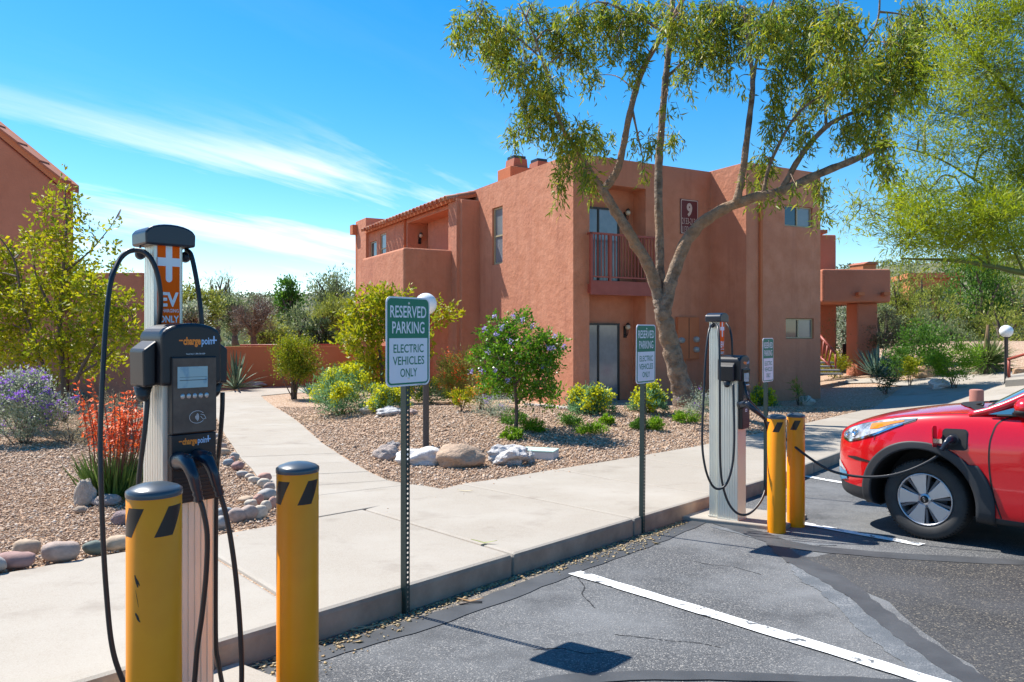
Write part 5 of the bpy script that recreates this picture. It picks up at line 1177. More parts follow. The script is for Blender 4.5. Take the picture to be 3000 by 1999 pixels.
shrub('dry_grass', 'dry straw coloured bush between the purple sage and the red aloe', at(215, 1300), .55, (.75, .5), F_straw, 2600, .11, .006, 26, 10, clump_r=.2, shape='dome', cat='grass')
shrub('dry_bush', 'low dry twiggy bush just behind the red flowered aloe', at(330, 1225), .45, (.7, .5), F_straw, 1500, .10, .006, 20, 8, clump_r=.2, shape='dome', cat='grass')

def agave(label, base, h, r, cols, n=30, w=.09, curl=.25, cat='agave', droop=.0):
    t = empty('agave', base, random.uniform(0, 6), label, cat, 'agaves'); m = mat('agave_%s' % label[:14], cols[0], rough=.5, col2=cols[1], scale=3)
    def leafm(bend):
        vs, fs = [], []; N_ = 7
        for i in range(N_ + 1):
            t_ = i / N_; ww = w * (.55 + .75 * t_ - 1.3 * t_ ** 2.6) if t_ < 1 else .003; x = t_; z = bend * t_ * t_
            vs += [(x, -ww / 2, z + .18 * ww), (x, 0, z - .12 * ww), (x, ww / 2, z + .18 * ww), (x, 0, z - .30 * ww * (1 - t_))]
        for i in range(N_):
            for k in range(4): fs.append((i * 4 + k, (i + 1) * 4 + k, (i + 1) * 4 + (k + 1) % 4, i * 4 + (k + 1) % 4))
        return MB().add(vs, fs, True).mesh('leaf')
    ms = [leafm(b_) for b_ in (curl, curl * .4, -droop)]
    for m_ in ms: m_.materials.append(m)
    for k in range(n):
        q = k / n; el = R(12 + 72 * q); a = k * 2.39996
        o = link('leaf', ms[0 if q < .4 else 1] if not droop or q > .5 else ms[2], None, t); ln = r + (h - r) * q; ln *= random.uniform(.85, 1.1)
        o.rotation_euler = (0, -el, a); o.scale = (ln,) * 3; o.location = (0, 0, .03)
    return t
agave('small pale blue agave rosette by the boulders under the gabled building', at(222, 1185), .42, .36, [(.22, .36, .28), (.14, .26, .20)], 32, .34, .25)
agave('big spiky grey green agave beside the low orange wall', at(690, 1143), 1.25, 1.0, [(.17, .24, .16), (.10, .16, .10)], 34, .10, .15, droop=.25)
agave('silvery agave between the round shrub and the yellow euphorbia', at(985, 1132), .75, .6, [(.20, .30, .25), (.13, .21, .18)], 22, .14, .1)
agave('wide blue agave rosette in front of the covered entry', at(2568, 1102), .95, 1.05, [(.22, .36, .28), (.13, .24, .19)], 46, .12, .2)
agave('small agave next to a boulder at the building corner', at(2358, 1186), .26, .26, [(.17, .30, .22), (.11, .20, .15)], 14, .16, .2)
agave('little blue agave at the foot of the round green shrub', at(905, 1158), .40, .40, [(.22, .36, .30), (.14, .26, .22)], 18, .22, .2)

# red flowered aloe by the near charger
al = empty('red_aloe', at(330, 1462), 0, 'clump of spiky green aloe with tall orange red flower spikes', 'aloe')
n = 420; a = rng.random(n) * 6.283; rr_ = .16 * np.sqrt(rng.random(n)); base_ = np.stack([rr_ * np.cos(a), rr_ * np.sin(a), np.zeros(n)], 1)
leaves('spiky_leaves', base_, np.stack([np.cos(a) * .42, np.sin(a) * .42, np.ones(n)], 1) + rng.normal(0, .12, (n, 3)), rng.uniform(.26, .50, n), .024, foliage('aloe_leaf', [(.10, .17, .03), (.16, .24, .05), (.07, .12, .03)], .2), al, mid=.3, curl=-.06)
stalks = []
for q in range(3):
    st_h = (.80, .92, .70)[q]; pts = [Vector((0, 0, 0)), Vector((.01, .01, st_h * .5)), Vector((.03 * (q - 1), .02, st_h))]
    s_me = MB().tube(spline(pts, 4), [.0055] * 9, 5, caps=False).mesh('flower_stalk'); s_me.materials.append(mat('stalk', (.22, .09, .05), rough=.7))
    nf = 46; zf = rng.uniform(.50, 1.0, nf) * st_h; af = rng.random(nf) * 6.283; rf_ = .004; p_ = np.stack([.03 * (q - 1) * (zf / st_h) ** 2 + rf_ * np.cos(af), rf_ * np.sin(af), zf], 1)
    d_ = np.stack([np.cos(af), np.sin(af), np.where(zf > .85 * st_h, .6, -.55)], 1) + rng.normal(0, .25, (nf, 3))
    o = leaves('bloom', p_, d_, rng.uniform(.032, .052, nf), .016, F_redfl, None, mid=.6, curl=.15); f_me = o.data; bpy.data.objects.remove(o); stalks.append((s_me, f_me))
for k in range(34):
    s_me, f_me = stalks[k % 3]; o = link('flower_stalk', s_me, None, al); a = random.uniform(0, 6.283); r_ = .15 * math.sqrt(random.random())
    o.location = (r_ * math.cos(a), r_ * math.sin(a), .12); tl = random.uniform(.05, .26); o.rotation_euler = (tl * math.sin(-a) * 1.0, tl * math.cos(a), random.uniform(0, 6.283) * 0); o.scale = (1, 1, random.uniform(.72, 1.06))
    o2 = link('bloom', f_me, None, o); o2['kind'] = 'stuff'
# centre garden
shrub('round_shrub', 'rounded yellow green shrub on short bare stems beside the path', at(862, 1168), 1.72, (.56, .55), F_green if False else foliage('jojoba_leaf', [(.20, .26, .012), (.30, .33, .015), (.12, .19, .012), (.42, .38, .02)], .45), 7000, .075, .034, 60, 14, low=.28, clump_r=.17, stem_r=.018)
yt_Y = GP(1118, 1176).y
yt_limbs = [[(1118, 1172, yt_Y, .06), (1118, 1090, yt_Y, .05), (1108, 1010, yt_Y, .04), (1085, 940, yt_Y, .025), (1060, 880, yt_Y, .012)], [(1118, 1090, yt_Y, .03), (1150, 1000, yt_Y, .02), (1210, 920, yt_Y, .012), (1290, 900, yt_Y, .008)], [(1108, 1010, yt_Y, .025), (1060, 980, yt_Y, .018), (1020, 960, yt_Y, .01)], [(1110, 1050, yt_Y, .02), (1080, 1060, yt_Y, .015), (1050, 1080, yt_Y, .01)]]
yt_blobs = [(1090, 870, 40, 24, .8), (1060, 910, 45, 36), (1110, 930, 50, 45), (1030, 960, 40, 40), (1080, 985, 50, 40), (1020, 1010, 32, 30, .9), (1130, 890, 40, 36), (1180, 870, 30, 24, .7), (1060, 1045, 40, 24, .6), (1100, 1080, 50, 40), (1060, 1105, 40, 30, .9), (1130, 1130, 40, 26, .8), (1300, 910, 28, 26, .9), (1275, 945, 22, 24, .7), (1330, 930, 14, 18, .5), (1160, 960, 40, 50, .8), (1240, 1000, 30, 40, .5)]
tree('sumac_tree', 'small airy yellow green tree standing behind a reserved parking sign', yt_limbs, yt_blobs, F_lime, m_twig, 44, .14, .065, dirmode='out', twig=.26, twigr=.004, depth=.5, spread=1.8)
EU = dict(cat='shrub', group='yellow flowering euphorbias')
def euphorbia(label, base, h, r, n=2600, k=40):
    return shrub('euphorbia', label, base, h, r, F_teal, n, .085, .022, k, 14, shape='dome', clump_r=.15, up=.6, flowers=[(F_yel, 44, .05, .045, int(k * 1.2), .3)], bark=m_gbark, **EU)
euphorbia('large mound of yellow flowering euphorbia left of the globe lamp', at(1005, 1212), .95, (.82, .7), 4200, 60)
euphorbia('low sprawling euphorbia at the white stones behind the globe lamp', at(1130, 1206), .42, (.42, .4), 1600, 24)
euphorbia('yellow topped euphorbia in front of the sliding glass door', at(1732, 1208), .50, (.48, .42), 3000, 44)
euphorbia('yellow topped euphorbia just left of the eucalyptus trunk', at(1902, 1206), .44, (.35, .33), 2200, 34)
euphorbia('yellow topped euphorbia behind the far charging station', at(2230, 1190), .42, (.34, .32), 2000, 30)
euphorbia('euphorbia clump close to the foot of the globe lamp', at(1255, 1180), .55, (.7, .5), 2000, 30)
shrub('green_shrub', 'dense mid green mound behind the large euphorbia', at(990, 1160), .85, (.8, .6), F_green, 5200, .06, .02, 40, 8, shape='dome')
shrub('lime_shrub', 'bright lime shrub at the end of the low orange wall', at(1030, 1142), 1.0, (.6, .6), F_lime, 3600, .07, .035, 36, 8, shape='dome')
shrub('red_flower_shrub', 'wispy shrub with scattered red flowers against the building', at(1335, 1186), 1.40, (.52, .45), F_olive, 5200, .11, .016, 50, 16, shape='vase', clump_r=.2, flowers=[(F_redfl, 26, .045, .035, 34, .3)])
shrub('orange_flower_shrub', 'small shrub with orange blooms between the red one and the mountain laurel', at(1408, 1198), .72, (.30, .28), F_olive, 1400, .07, .016, 22, 8, shape='vase', flowers=[(foliage('orange_petal', [(.85, .25, .03), (.75, .38, .04), (.9, .16, .02)], .3), 16, .045, .035, 20, .35)])
shrub('orange_flower_shrub', 'knee high shrub with a few orange tips beside the globe lamp post', at(1352, 1204), .5, (.2, .2), F_lime, 800, .06, .02, 14, 6, shape='vase', flowers=[(foliage('orange_petal', [], .3), 10, .035, .03, 8, .4)])
# mountain laurel with its single trunk
ML = GP(1512, 1258).y
ml_limbs = [[(1512, 1258, ML, .032), (1513, 1190, ML, .028), (1508, 1120, ML, .024), (1500, 1030, ML, .016), (1490, 950, ML, .008)], [(1513, 1180, ML, .018), (1560, 1140, ML, .014), (1610, 1090, ML, .008)], [(1510, 1130, ML, .018), (1560, 1060, ML - .1, .012), (1620, 1010, ML - .1, .007)], [(1508, 1110, ML, .018), (1450, 1060, ML + .1, .012), (1410, 1020, ML + .1, .007)]]
ml_blobs = [(1470, 950, 36, 26, .8), (1530, 940, 32, 24, .8), (1500, 990, 50, 34), (1440, 1000, 40, 34), (1420, 1050, 36, 36), (1480, 1050, 50, 40), (1560, 1000, 34, 34, .7), (1600, 1010, 34, 36), (1640, 1015, 24, 24, .7), (1550, 1060, 50, 40), (1610, 1060, 36, 36), (1460, 1110, 46, 40), (1520, 1120, 50, 40), (1590, 1120, 40, 36, .9), (1440, 1140, 30, 26, .7), (1620, 1160, 26, 32, .8), (1560, 1165, 40, 24, .7)]
mlt = tree('mountain_laurel', 'small glossy green laurel with lilac flower clusters on one slim trunk', ml_limbs, ml_blobs, F_deep if False else foliage('laurel_leaf', [(.08, .22, .010), (.13, .29, .012), (.20, .36, .016), (.05, .13, .010)], .4, .3), m_twig, 62, .064, .036, dirmode='out', twig=.13, twigr=.003, depth=.28, spread=1.0)
fp_ = []
for (px, py) in ((1448, 925), (1505, 925), (1530, 940), (1452, 980), (1418, 965), (1497, 1002), (1512, 1065), (1412, 1085), (1450, 1085), (1590, 1075), (1605, 1020), (1620, 1020), (1652, 1015), (1490, 1115), (1560, 955), (1432, 1030), (1470, 960), (1625, 985), (1545, 1005), (1380, 1090)):
    c = np.array(P(px, py, ML - .45)) - np.array(mlt.location); fp_.append(c + rng.normal(0, .020, (22, 3)))
fp_ = np.concatenate(fp_); leaves('flowers', fp_, rng.normal(size=fp_.shape), .028, .022, foliage('lilac_petal', [(.34, .26, .62), (.46, .38, .72), (.60, .55, .78)], .35), mlt)
shrub('purple_sage', 'small lavender sage bush at the left of the laurel trunk', at(1447, 1216), .50, (.40, .36), F_sage, 2600, .028, .014, 30, 8, shape='dome', flowers=[(F_purple, 8, .022, .018, 26, .2)])
shrub('purple_sage', 'grey lavender sage at the foot of the eucalyptus trunk', at(2040, 1220), .52, (.42, .4), F_sage, 2200, .035, .014, 28, 10, shape='dome', flowers=[(F_purple, 7, .022, .016, 18, .3)])
TUFT = ['bright green ground cover tuft just behind the laurel trunk', 'dark green ground cover tuft right of the laurel trunk', 'ground cover tuft in front of the laurel trunk', 'long green ground cover tuft between the laurel and the sliding door', 'tiny green tuft alone in the gravel before the sliding door', 'flat dark green tuft lying in the shadow of the laurel',
        'green tuft at the left of the signpost before the tree', 'green tuft touching the right side of the signpost before the tree', 'green tuft between the tree and the far charging station']
for k, (px, py, w, h) in enumerate(((1505, 1240, 80, 34), (1562, 1262, 78, 36), (1500, 1284, 66, 28), (1668, 1243, 78, 30), (1776, 1240, 42, 22), (1738, 1268, 96, 26), (1870, 1254, 56, 28), (1918, 1258, 52, 30), (2012, 1236, 80, 30))):
    g = at(px, py); s_ = g.y / F
    shrub('ground_cover', TUFT[k], g, h * s_ * 1.0, (w * s_ * .5, w * s_ * .45), F_green if k % 3 else F_deep, 1300, .045, .016, 22, 4, shape='dome', cat='plant', group='low green tufts in the gravel', low=.02)
sp = shrub('aloe', 'thin spiky aloe with a leaning bud stalk at the boulder by the building corner', at(2338, 1186), .62, (.16, .15), F_olive, 160, .16, .02, 10, 6, shape='vase', cat='plant', flowers=[(foliage('bud', [(.5, .38, .05), (.55, .2, .04)], .3), 12, .03, .02, 5, .5)])
# right garden
shrub('lime_shrub', 'round lime green shrub at the foot of the red stair rail', at(2442, 1108), .88, (.50, .5), F_lime, 3600, .05, .026, 40, 8, shape='ball', low=.06)
shrub('dark_shrub', 'small dark leafy shrub standing alone in the gravel strip', at(2595, 1152), .80, (.42, .4), F_dark, 700, .07, .035, 20, 10, shape='vase')
shrub('dark_shrub', 'dark shrub with a pale top between the agave and the tan boulder', at(2632, 1118), 1.0, (.5, .4), F_deep, 1800, .07, .03, 26, 10)
shrub('lime_shrub', 'loose yellow green seedling next to the tan boulder', at(2665, 1130), .85, (.34, .3), F_lime, 900, .07, .03, 18, 8, shape='vase')
shrub('green_shrub', 'bright lime green bush on bare stems beyond the white rock', at(2795, 1136), 1.22, (.68, .6), F_green, 5000, .06, .026, 50, 14, low=.2, clump_r=.14)
shrub('green_shrub', 'glossy deep green rounded bush behind the tan boulder', at(2705, 1098), 1.7, (.85, .8), F_deep, 5200, .08, .045, 44, 10, shape='dome')
shrub('dusty_shrub', 'brownish dusty bush in front of the square column', at(2615, 1084), 1.9, (.95, .8), foliage('brown_leaf', [(.15, .13, .06), (.22, .18, .09), (.10, .10, .05)], .3), 4400, .07, .03, 44, 12)
shrub('dusty_shrub', 'shadowy grey green bush under the canopy by the stair', Vector((PX(2440, 27.5), 27.5, BZ)), 2.9, (1.1, .9), F_dusty, 3600, .08, .03, 50, 14, shape='vase')
yu = empty('yucca', at(2892, 1092), 0, 'grass leaved yucca with a brown dead flower stalk by the globe lamp', 'yucca')
yb = np.zeros((700, 3)); yb[:, 2] = .28
yd = unit(rng.normal(size=(700, 3)) + np.array([0, 0, .55])); sy = at(2892, 1092).y / F
leaves('sword_leaves', yb, yd, 95 * sy * rng.uniform(.7, 1.05, 700), .03, foliage('yucca_leaf', [(.10, .16, .04), (.17, .23, .06), (.24, .27, .10)], .3), yu, mid=.25, curl=.06)
MB().lathe([(.20, -.1), (.26, .12), (.16, .34), (.001, .4)], 10).build('trunk', m_twig, yu)
MB().tube([(0, 0, .3), (.0, 0, 80 * sy), (.02, 0, 140 * sy)], [.10, .08, .03], 8).build('flower_stalk', mat('dead_stalk', (.15, .09, .045), rough=.9), yu)
# patio furniture under the canopy
pc = empty('patio_chair', Vector((PX(2488, 26.5), 26.5, gz(PX(2488, 26.5), 26.5))), R(10), 'dark patio chair standing under the flat canopy', 'chair')
MB().box(-.27, .27, -.05, .0, .42, .98).build('backrest', mat('brown_mesh', (.035, .022, .022), rough=.7), pc); MB().box(-.27, .27, 0, .5, .40, .45).build('seat', mat('brown_mesh'), pc)
for x in (-.26, .26):
    for y in (-.03, .48): MB().tube([(x, y, 0), (x, y, .62)], .018, 6).build('leg', m_black, pc)
    MB().box(x - .02, x + .02, -.03, .48, .62, .65).build('armrest', m_black, pc)
gr = empty('kettle_grill', Vector((PX(2530, 26.3), 26.3, gz(PX(2530, 26.3), 26.3))), 0, 'black lidded barbecue grill beside the patio chair', 'grill')
MB().sphere((0, 0, .75), .30, 16, 10, (1, 1, .7)).build('bowl', m_black, gr)
for a in (0, 120, 240): MB().tube([(0, 0, .6), (.28 * math.cos(R(a)), .28 * math.sin(R(a)), 0)], .02, 6).build('leg', m_black, gr)

# stones
def rock_mesh(seed, rough=.22, sub=3, flat=False):
    r_ = np.random.default_rng(seed); bm = bmesh.new(); bmesh.ops.create_icosphere(bm, subdivisions=sub, radius=1)
    from mathutils import noise
    o1 = Vector(r_.uniform(-20, 20, 3))
    for v in bm.verts:
        d = v.co.normalized(); k = 1 + rough * noise.noise(d * 1.3 + o1) * 1.6 + rough * .5 * noise.noise(d * 3.1 + o1) + rough * .18 * noise.noise(d * 8 + o1); v.co = d * k
    me = bpy.data.meshes.new('rock'); bm.to_mesh(me); bm.free()
    for p in me.polygons: p.use_smooth = not flat
    return me
def rock(label, px0, px1, py0, py1, col, seed, rough=.25, flat=False, name='boulder', cat='boulder', depthk=.8, sink=.18, group=None, col2=None):
    g = at((px0 + px1) / 2, py1); k = g.y / F; w, h = (px1 - px0) * k, (py1 - py0) * k
    me = rock_mesh(seed, rough, 4, flat); m = mat('rock_%d' % seed, col, rough=.9, col2=col2 or tuple(c * .72 for c in col), scale=3.5, detail=9, bump=.6, bscale=9, bdetail=8, dist=.05)
    o = link(name, me, m); o.scale = (w / 2 * 1.02, w / 2 * depthk, h * .62); o.location = g + Vector((0, w * .3 * depthk, h * .40 - h * .06)); o.rotation_euler = (0, 0, 0)
    return tag(o, label, cat, group)
rock('craggy pinkish boulder at the end of the rock row', 1095, 1170, 1306, 1347, (.52, .42, .36), 11, .35)
rock('small grey broken rock behind the craggy boulder', 1132, 1166, 1292, 1316, (.42, .38, .36), 12, .4, True)
rock('flat white rock between the sign post and the tan boulder', 1165, 1286, 1318, 1362, (.74, .71, .68), 13, .3)
rock('large smooth tan boulder in the rock row', 1275, 1418, 1304, 1369, (.50, .35, .24), 14, .14, sink=.1)
rock('angular white and grey boulder beside the valve box', 1430, 1542, 1306, 1362, (.64, .60, .57), 15, .38, True)
rock('small white rock touching the valve box', 1538, 1568, 1322, 1354, (.66, .63, .60), 16, .35, True)
rock('pale rounded stone under the sprawling euphorbia', 1055, 1102, 1190, 1211, (.62, .56, .48), 17, .2)
rock('flat white and dark stone under the sprawling euphorbia', 1100, 1178, 1194, 1216, (.66, .64, .62), 18, .25, col2=(.25, .25, .26))
rock('little pink stone behind the lamp post', 1192, 1222, 1198, 1214, (.55, .40, .34), 19, .25)
rock('rounded grey tan boulder beside the small agave', 140, 200, 1148, 1196, (.46, .36, .28), 20, .2)
rock('small pale boulder at the small agave', 196, 230, 1162, 1184, (.52, .44, .36), 21, .25)
rock('pale boulder at the corner of the building', 2342, 2390, 1160, 1186, (.62, .55, .46), 22, .2)
rock('orange tan boulder near the glossy bush', 2690, 2762, 1070, 1104, (.58, .36, .20), 23, .25)
rock('white rock beside the bright green bush', 2735, 2790, 1112, 1138, (.72, .70, .68), 24, .3)
rock('long white boulder at the foot of the low orange wall', 700, 775, 1118, 1134, (.66, .58, .50), 25, .2)
rock('orange boulder at the edge of the red handrail', 2975, 3020, 1076, 1098, (.5, .32, .2), 26, .25)
rock('tall pale stone leaning at the red aloe', 210, 270, 1400, 1480, (.60, .50, .40), 27, .2)
rock('flat rounded grey stone at the base of the red aloe', 262, 342, 1452, 1482, (.46, .38, .33), 28, .12, name='river_stone', cat='stone')
rock('small tan stone lying in the gravel by the red aloe', 212, 248, 1484, 1503, (.50, .38, .28), 29, .15, name='river_stone', cat='stone')
rock('mauve stone in the gravel behind the scuffed bollard', 322, 385, 1498, 1536, (.36, .26, .25), 30, .12, name='river_stone', cat='stone')
STC = [((.38, .22, .19), 'mauve'), ((.54, .39, .26), 'tan'), ((.44, .33, .27), 'taupe'), ((.15, .18, .15), 'dark green'), ((.52, .29, .22), 'pinkish'), ((.40, .37, .34), 'grey'), ((.62, .52, .40), 'cream'), ((.30, .34, .35), 'bluish grey')]
stm = [rock_mesh(100 + i, .13, 3) for i in range(5)]
ORD = ['first', 'second', 'third', 'fourth', 'fifth', 'sixth', 'seventh', 'eighth', 'ninth', 'tenth', 'eleventh', 'twelfth', 'thirteenth', 'fourteenth', 'fifteenth', 'sixteenth', 'seventeenth', 'eighteenth']
SEEN = {}
def nth(key): SEEN[key] = SEEN.get(key, 0) + 1; return ORD[SEEN[key] - 1]
def river_stone(p, w, d, h, rz, ci, row):
    c, nm = STC[ci]; me = stm[random.randrange(5)].copy(); o = link('river_stone', me, mat('river_stone_' + nm, c, rough=.8, col2=tuple(x * .75 for x in c), scale=2.2, detail=8, bump=.25, bscale=20, dist=.02))
    o.location = p + Vector((0, 0, h * .42)); o.scale = (w / 2, d / 2, h * .58); o.rotation_euler = (random.uniform(-.12, .12), random.uniform(-.1, .1), rz)
    return tag(o, '%s %s river stone %s' % (nth(nm + row), nm, row), 'stone', 'river stones edging the %s' % ('sidewalk' if 'row' in row else 'path'))
for (px, py, w, h, ci) in ((25, 1668, 130, 50, 0), (62, 1632, 90, 52, 1), (167, 1646, 112, 66, 2), (262, 1627, 66, 42, 3), (340, 1614, 100, 46, 1), (-60, 1685, 120, 60, 5), (425, 1602, 90, 44, 6), (500, 1590, 80, 42, 2), (565, 1575, 70, 40, 5)):
    g = at(px, py); k = g.y / F; river_stone(g + Vector((0, .05, 0)), w * k * .92, w * k * .55, h * k * .85, R(15), ci, 'of the sidewalk border row')
for (px, py, w, h, ci) in ((640, 1552, 58, 46, 5), (688, 1530, 62, 50, 2), (722, 1525, 60, 52, 2), (757, 1520, 52, 46, 6), (655, 1515, 54, 34, 7), (775, 1502, 40, 44, 6), (795, 1490, 40, 40, 4), (730, 1490, 48, 32, 6), (778, 1466, 60, 40, 5), (752, 1482, 36, 40, 4), (718, 1474, 56, 22, 1), (785, 1445, 44, 38, 2), (768, 1430, 44, 34, 6), (772, 1428, 36, 30, 6), (772, 1412, 52, 34, 4), (742, 1418, 40, 26, 6), (728, 1406, 36, 22, 6), (708, 1398, 40, 22, 5), (692, 1378, 44, 30, 0), (664, 1364, 40, 22, 7), (684, 1350, 30, 30, 5), (676, 1356, 26, 22, 4), (652, 1334, 40, 26, 1), (648, 1318, 34, 26, 2), (640, 1300, 30, 22, 1), (634, 1285, 28, 18, 5)):
    g = at(px, py); k = g.y / F; river_stone(g + Vector((0, .04, 0)), w * k * .90, w * k * .62, h * k * .78, R(random.uniform(20, 70)), ci, 'in the path border counting from the sidewalk')
for k in range(13):
    px = 1540 + k * 10.5; g = at(px, 1188 + k * 1.0); k_ = g.y / F
    o = link('edging_stone', stm[k % 5].copy(), mat('pale_edging', (.58, .52, .45), rough=.9, col2=(.42, .36, .31), scale=4)); o.location = g + Vector((0, 0, .02)); o.scale = (8 * k_, 6 * k_, 5 * k_); o.rotation_euler.z = random.uniform(0, 3)
    tag(o, nth('edge') + ' pale edging stone before the sunlit wall counting towards the building corner', 'stone', 'pale stones along the wall foot')
# valve box with green lid
vb = empty('valve_box', at(1580, 1340), R(-18), 'concrete irrigation valve box with pale green lid beside the white boulder', 'valve box')
MB().box(-.22, .22, -.13, .15, -.05, .085).build('box', mat('pale_concrete', (.55, .54, .52), rough=.9), vb, bevel=.008)
MB().box(-.225, .225, -.135, .155, .086, .105).build('lid', mat('pale_green_lid', (.42, .56, .50), rough=.7), vb, bevel=.006)
# fallen leaves
lm = []
for q in range(3):
    vs, fs = [], []
    for i in range(7):
        t_ = i / 6; ww = .030 * math.sin(math.pi * min(1, t_ * .96 + .04)) ** .8 * (1 - .3 * t_) + .0008; x = (t_ - .5) * .17; y = .02 * math.sin(3 * t_ + q); z = .004 + .018 * abs(t_ - .5) * (1 + q * .5)
        vs += [(x, y - ww / 2, z), (x, y, z - .003), (x, y + ww / 2, z)]
    for i in range(6): fs += [(3 * i, 3 * i + 1, 3 * i + 4, 3 * i + 3), (3 * i + 1, 3 * i + 2, 3 * i + 5, 3 * i + 4)]
    lm.append(MB().add(vs, fs, True).mesh('fallen_leaf'))
lcol = [mat('green_fallen_leaf', (.30, .32, .10), rough=.6, trans=.2), mat('straw_fallen_leaf', (.58, .48, .28), rough=.6, trans=.2), mat('brown_fallen_leaf', (.36, .22, .10), rough=.7, trans=.2)]
def fallen(px, py, rz, c, label, k=1., off=0., group=None):
    g = GP(px, py, off); me = lm[random.randrange(3)].copy(); o = link('fallen_leaf', me, lcol[c]); o.location = g + Vector((0, 0, .002)); o.rotation_euler = (0, 0, R(rz)); o.scale = (k,) * 3
    return tag(o, label, 'leaf', group)
fallen(1418, 1592, 4, 0, 'curled green eucalyptus leaf lying on the middle of the sidewalk', 1.0, .14)
fallen(1362, 1441, 0, 1, 'dry curved leaf on the path near the gravel edge', .9, .14)
fallen(1105, 1804, 22, 0, 'long pale green leaf in the gutter beside the signpost foot', 1.1)
for (px, py, rz, c) in sorted(((1040, 1848, 15, 1), (1085, 1842, 28, 1), (1012, 1832, -10, 1), (1058, 1830, 10, 1), (1340, 1736, 10, 0), (1545, 1665, 5, 1), (1505, 1676, 25, 1), (1750, 1585, 8, 1), (1785, 1583, -5, 1), (1770, 1577, 20, 2), (1840, 1560, 30, 1), (1955, 1522, 10, 1), (770, 1955, 20, 1), (668, 1962, -35, 1), (2050, 1500, 10, 1), (2200, 1436, 0, 1), (1605, 1650, 20, 2), (1375, 1762, 12, 2))):
    fallen(px, py, rz, c, nth('leaf%d' % c) + (' green', ' straw coloured', ' brown')[c] + ' fallen leaf along the kerb counting away from the near charger', random.uniform(.6, .95), 0, 'fallen leaves along the kerb')
tg = GP(1378, 1772, 0); tw = MB().tube([Vector((-.06, 0, .008)), Vector((0, .006, .012)), Vector((.065, -.002, .008))], .004, 6).build('fallen_twig', m_twig); tw.location = tg; tw.rotation_euler.z = R(18); tag(tw, 'short dry twig on the asphalt near the kerb', 'twig')

# ---------------------------------------------------------------- far vegetation and hills
def hill_z(x, y):
    r_ = np.clip((y - 45) / 200, 0, 1); a = 12.5 * r_ * r_ * (3 - 2 * r_)
    rr_ = np.clip((y - 45) / 80, 0, 1) * np.clip((x - 30) / 60, 0, 1); a = a + 9 * rr_ * (1 - np.clip((y - 200) / 200, 0, 1) * .4)
    return -.62 + a + .9 * np.sin(x * .05 + y * .021) * r_ + .5 * np.sin(x * .13 + 1) * r_ + 1.4 * rr_ * np.sin(x * .06)
gx, gy = np.meshgrid(np.linspace(-420, 420, 121), np.linspace(33, 520, 70)); Z_ = hill_z(gx, gy); Z_[0] -= 1.2
v = np.stack([gx, gy, Z_], 2).reshape(-1, 3); f = np.array([(i * 121 + j, i * 121 + j + 1, (i + 1) * 121 + j + 1, (i + 1) * 121 + j) for i in range(69) for j in range(120)])
tag(np_mesh('hills', v, f, mat('desert_hill', (.13, .13, .07), rough=1., col2=(.24, .19, .12), scale=.22, detail=9, bump=1., bscale=.9, dist=.8, tint=(.09, .11, .055), tscale=.07), smooth=True), kind='structure')
n = 5200; y_ = 48 + 330 * rng.random(n) ** 1.6; x_ = (rng.random(n) * 2 - 1) * y_ * .85; z_ = hill_z(x_, y_)
c_ = np.stack([x_, y_, z_ + .5], 1); q = 12
pp = (c_[:, None] + rng.normal(0, 1, (n, q, 3)) * np.array([.8, .8, .5]) * rng.uniform(.5, 1.6, (n, 1, 1))).reshape(-1, 3)
leaves('desert_scrub', pp, rng.normal(size=pp.shape) + np.array([0, 0, .6]), rng.uniform(.5, 1.1, len(pp)), rng.uniform(.3, .6, len(pp)), foliage('scrub_leaf', [(.11, .15, .06), (.16, .19, .08), (.20, .21, .11), (.08, .12, .05)], .35), None); o = bpy.data.objects['desert_scrub']; tag(o, 'grey green desert scrub covering the far hillsides', 'scrub', kind='stuff')
def far_tree(label, px, pyb, pyt, rxp, Y, leaf_m, n=2600, LL=.30, LW=.12, clumps=44, name='desert_tree', low=.2, bare=False, shape='vase', group='desert trees behind the garden wall', stem=.10):
    x = PX(px, Y); zb = PZ(pyb, Y); h = PZ(pyt, Y) - zb
    t = shrub(name, label, Vector((x, Y, zb)), h, (rxp / F * Y, rxp / F * Y * .9), leaf_m, n, LL, LW, clumps, 22, shape=shape, cat='tree', group=group, low=low, clump_r=.16, stem_r=stem, trunk=h * .18)
    for c in t.children:
        c.name = 'trunk' if c.name.startswith('stems') else 'crown'
    return t
far_tree('yellow green palo verde rising behind the near charger', 575, 1010, 838, 75, 36, F_olive, 4200, .20, .07)
far_tree('bare bluish tree standing tallest behind the palo verde', 640, 1000, 800, 52, 46, F_dusty, 900, .28, .03)
far_tree('dusty green tree between the pole light and the brown mesquite', 690, 1010, 868, 60, 42, F_dusty, 3000, .22, .08)
far_tree('brown nearly bare mesquite with crooked dark limbs', 745, 1012, 870, 78, 31, F_twig, 5200, .20, .016, stem=.07)
far_tree('dark green juniper like tree on the skyline', 845, 960, 822, 34, 52, F_deep, 2600, .26, .12, shape='ball', low=.05)
far_tree('wide crowned mesquite on the skyline next to the building', 968, 980, 792, 62, 50, F_dusty, 2800, .26, .07)
far_tree('straw green palo verde just left of the building', 985, 1015, 872, 72, 38, F_olive, 4800, .22, .045)
far_tree('grey green thicket behind the round shrub', 880, 1015, 905, 75, 40, F_dusty, 3600, .22, .06, shape='dome', low=.03)
far_tree('olive bush filling the gap under the mesquite', 790, 1018, 935, 60, 36, F_olive, 2600, .2, .06, shape='dome', low=.03)
far_tree('low dark bush behind the end of the garden wall', 940, 1018, 930, 50, 33, F_dark, 2000, .16, .07, shape='dome', low=.03)
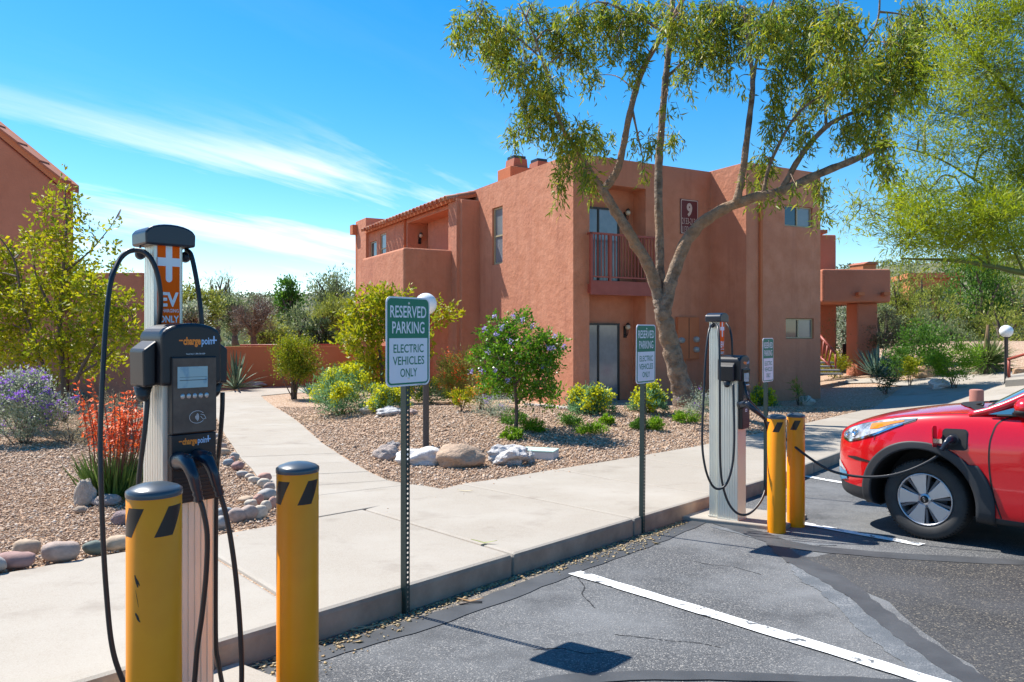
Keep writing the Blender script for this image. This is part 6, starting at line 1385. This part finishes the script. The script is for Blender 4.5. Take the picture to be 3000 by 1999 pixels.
far_tree('pale flowering shrub behind the near charger cable', 560, 1005, 880, 34, 30, F_sage, 2000, .12, .07, shape='ball', low=.05)
RG = 'desert trees on the slope beyond the covered entry'
for (lab, px, pyb, pyt, rx, Y, fm, n, LL, LW) in (
    ('yellow green mesquite leaning over the flat canopy', 2640, 1040, 760, 85, 36, F_olive, 5200, .20, .05), ('thick olive tree in front of the arched far house', 2740, 1060, 830, 90, 34, F_olive, 5200, .18, .05),
    ('deep green mesquite behind the handrail', 2860, 1060, 745, 100, 38, F_deep, 6000, .2, .07), ('tall olive palo verde at the end of the slope', 2980, 1080, 700, 110, 42, F_olive, 6500, .22, .06),
    ('grey green brush behind the square column', 2590, 1060, 900, 60, 33, F_dusty, 3600, .16, .04), ('dusty green thicket right of the tan boulder', 2700, 1075, 920, 80, 32, F_dusty, 4200, .16, .04), ('dusty grey thicket behind the yucca', 2850, 1085, 930, 100, 40, F_dusty, 4200, .18, .05), ('pale sage thicket seen between the canopy columns', 2480, 1070, 880, 45, 36, F_sage, 2600, .16, .05), ('grey brush by the far globe lamp', 2990, 1090, 930, 70, 36, F_dusty, 3400, .18, .05), ('olive thicket filling the slope behind the red handrail', 2930, 1085, 900, 120, 33, F_olive, 6000, .18, .05), ('dusty sage thicket behind the bright green bush', 2790, 1085, 930, 80, 31, F_dusty, 4200, .16, .05)):
    far_tree(lab, px, pyb, pyt, rx, Y, fm, n, LL, LW, group=RG, low=.04, shape='dome' if pyt > 800 else 'vase')
pl_ = empty('pole_light', Vector((PX(612, 60), 60, PZ(1000, 60))), 0, 'tall grey pole light with two box heads among the desert trees', 'lamp')
MB().tube([(0, 0, -1), (0, 0, PZ(862, 60) - PZ(1000, 60))], .1, 8).build('pole', mat('galvanised', (.42, .43, .44), rough=.5, metal=.4), pl_)
for s in (-1, 1): MB().box(min(s * .15, s * .95), max(s * .15, s * .95), -.3, .3, PZ(866, 60) - PZ(1000, 60), PZ(857, 60) - PZ(1000, 60)).build('lamp_head', mat('galvanised'), pl_)
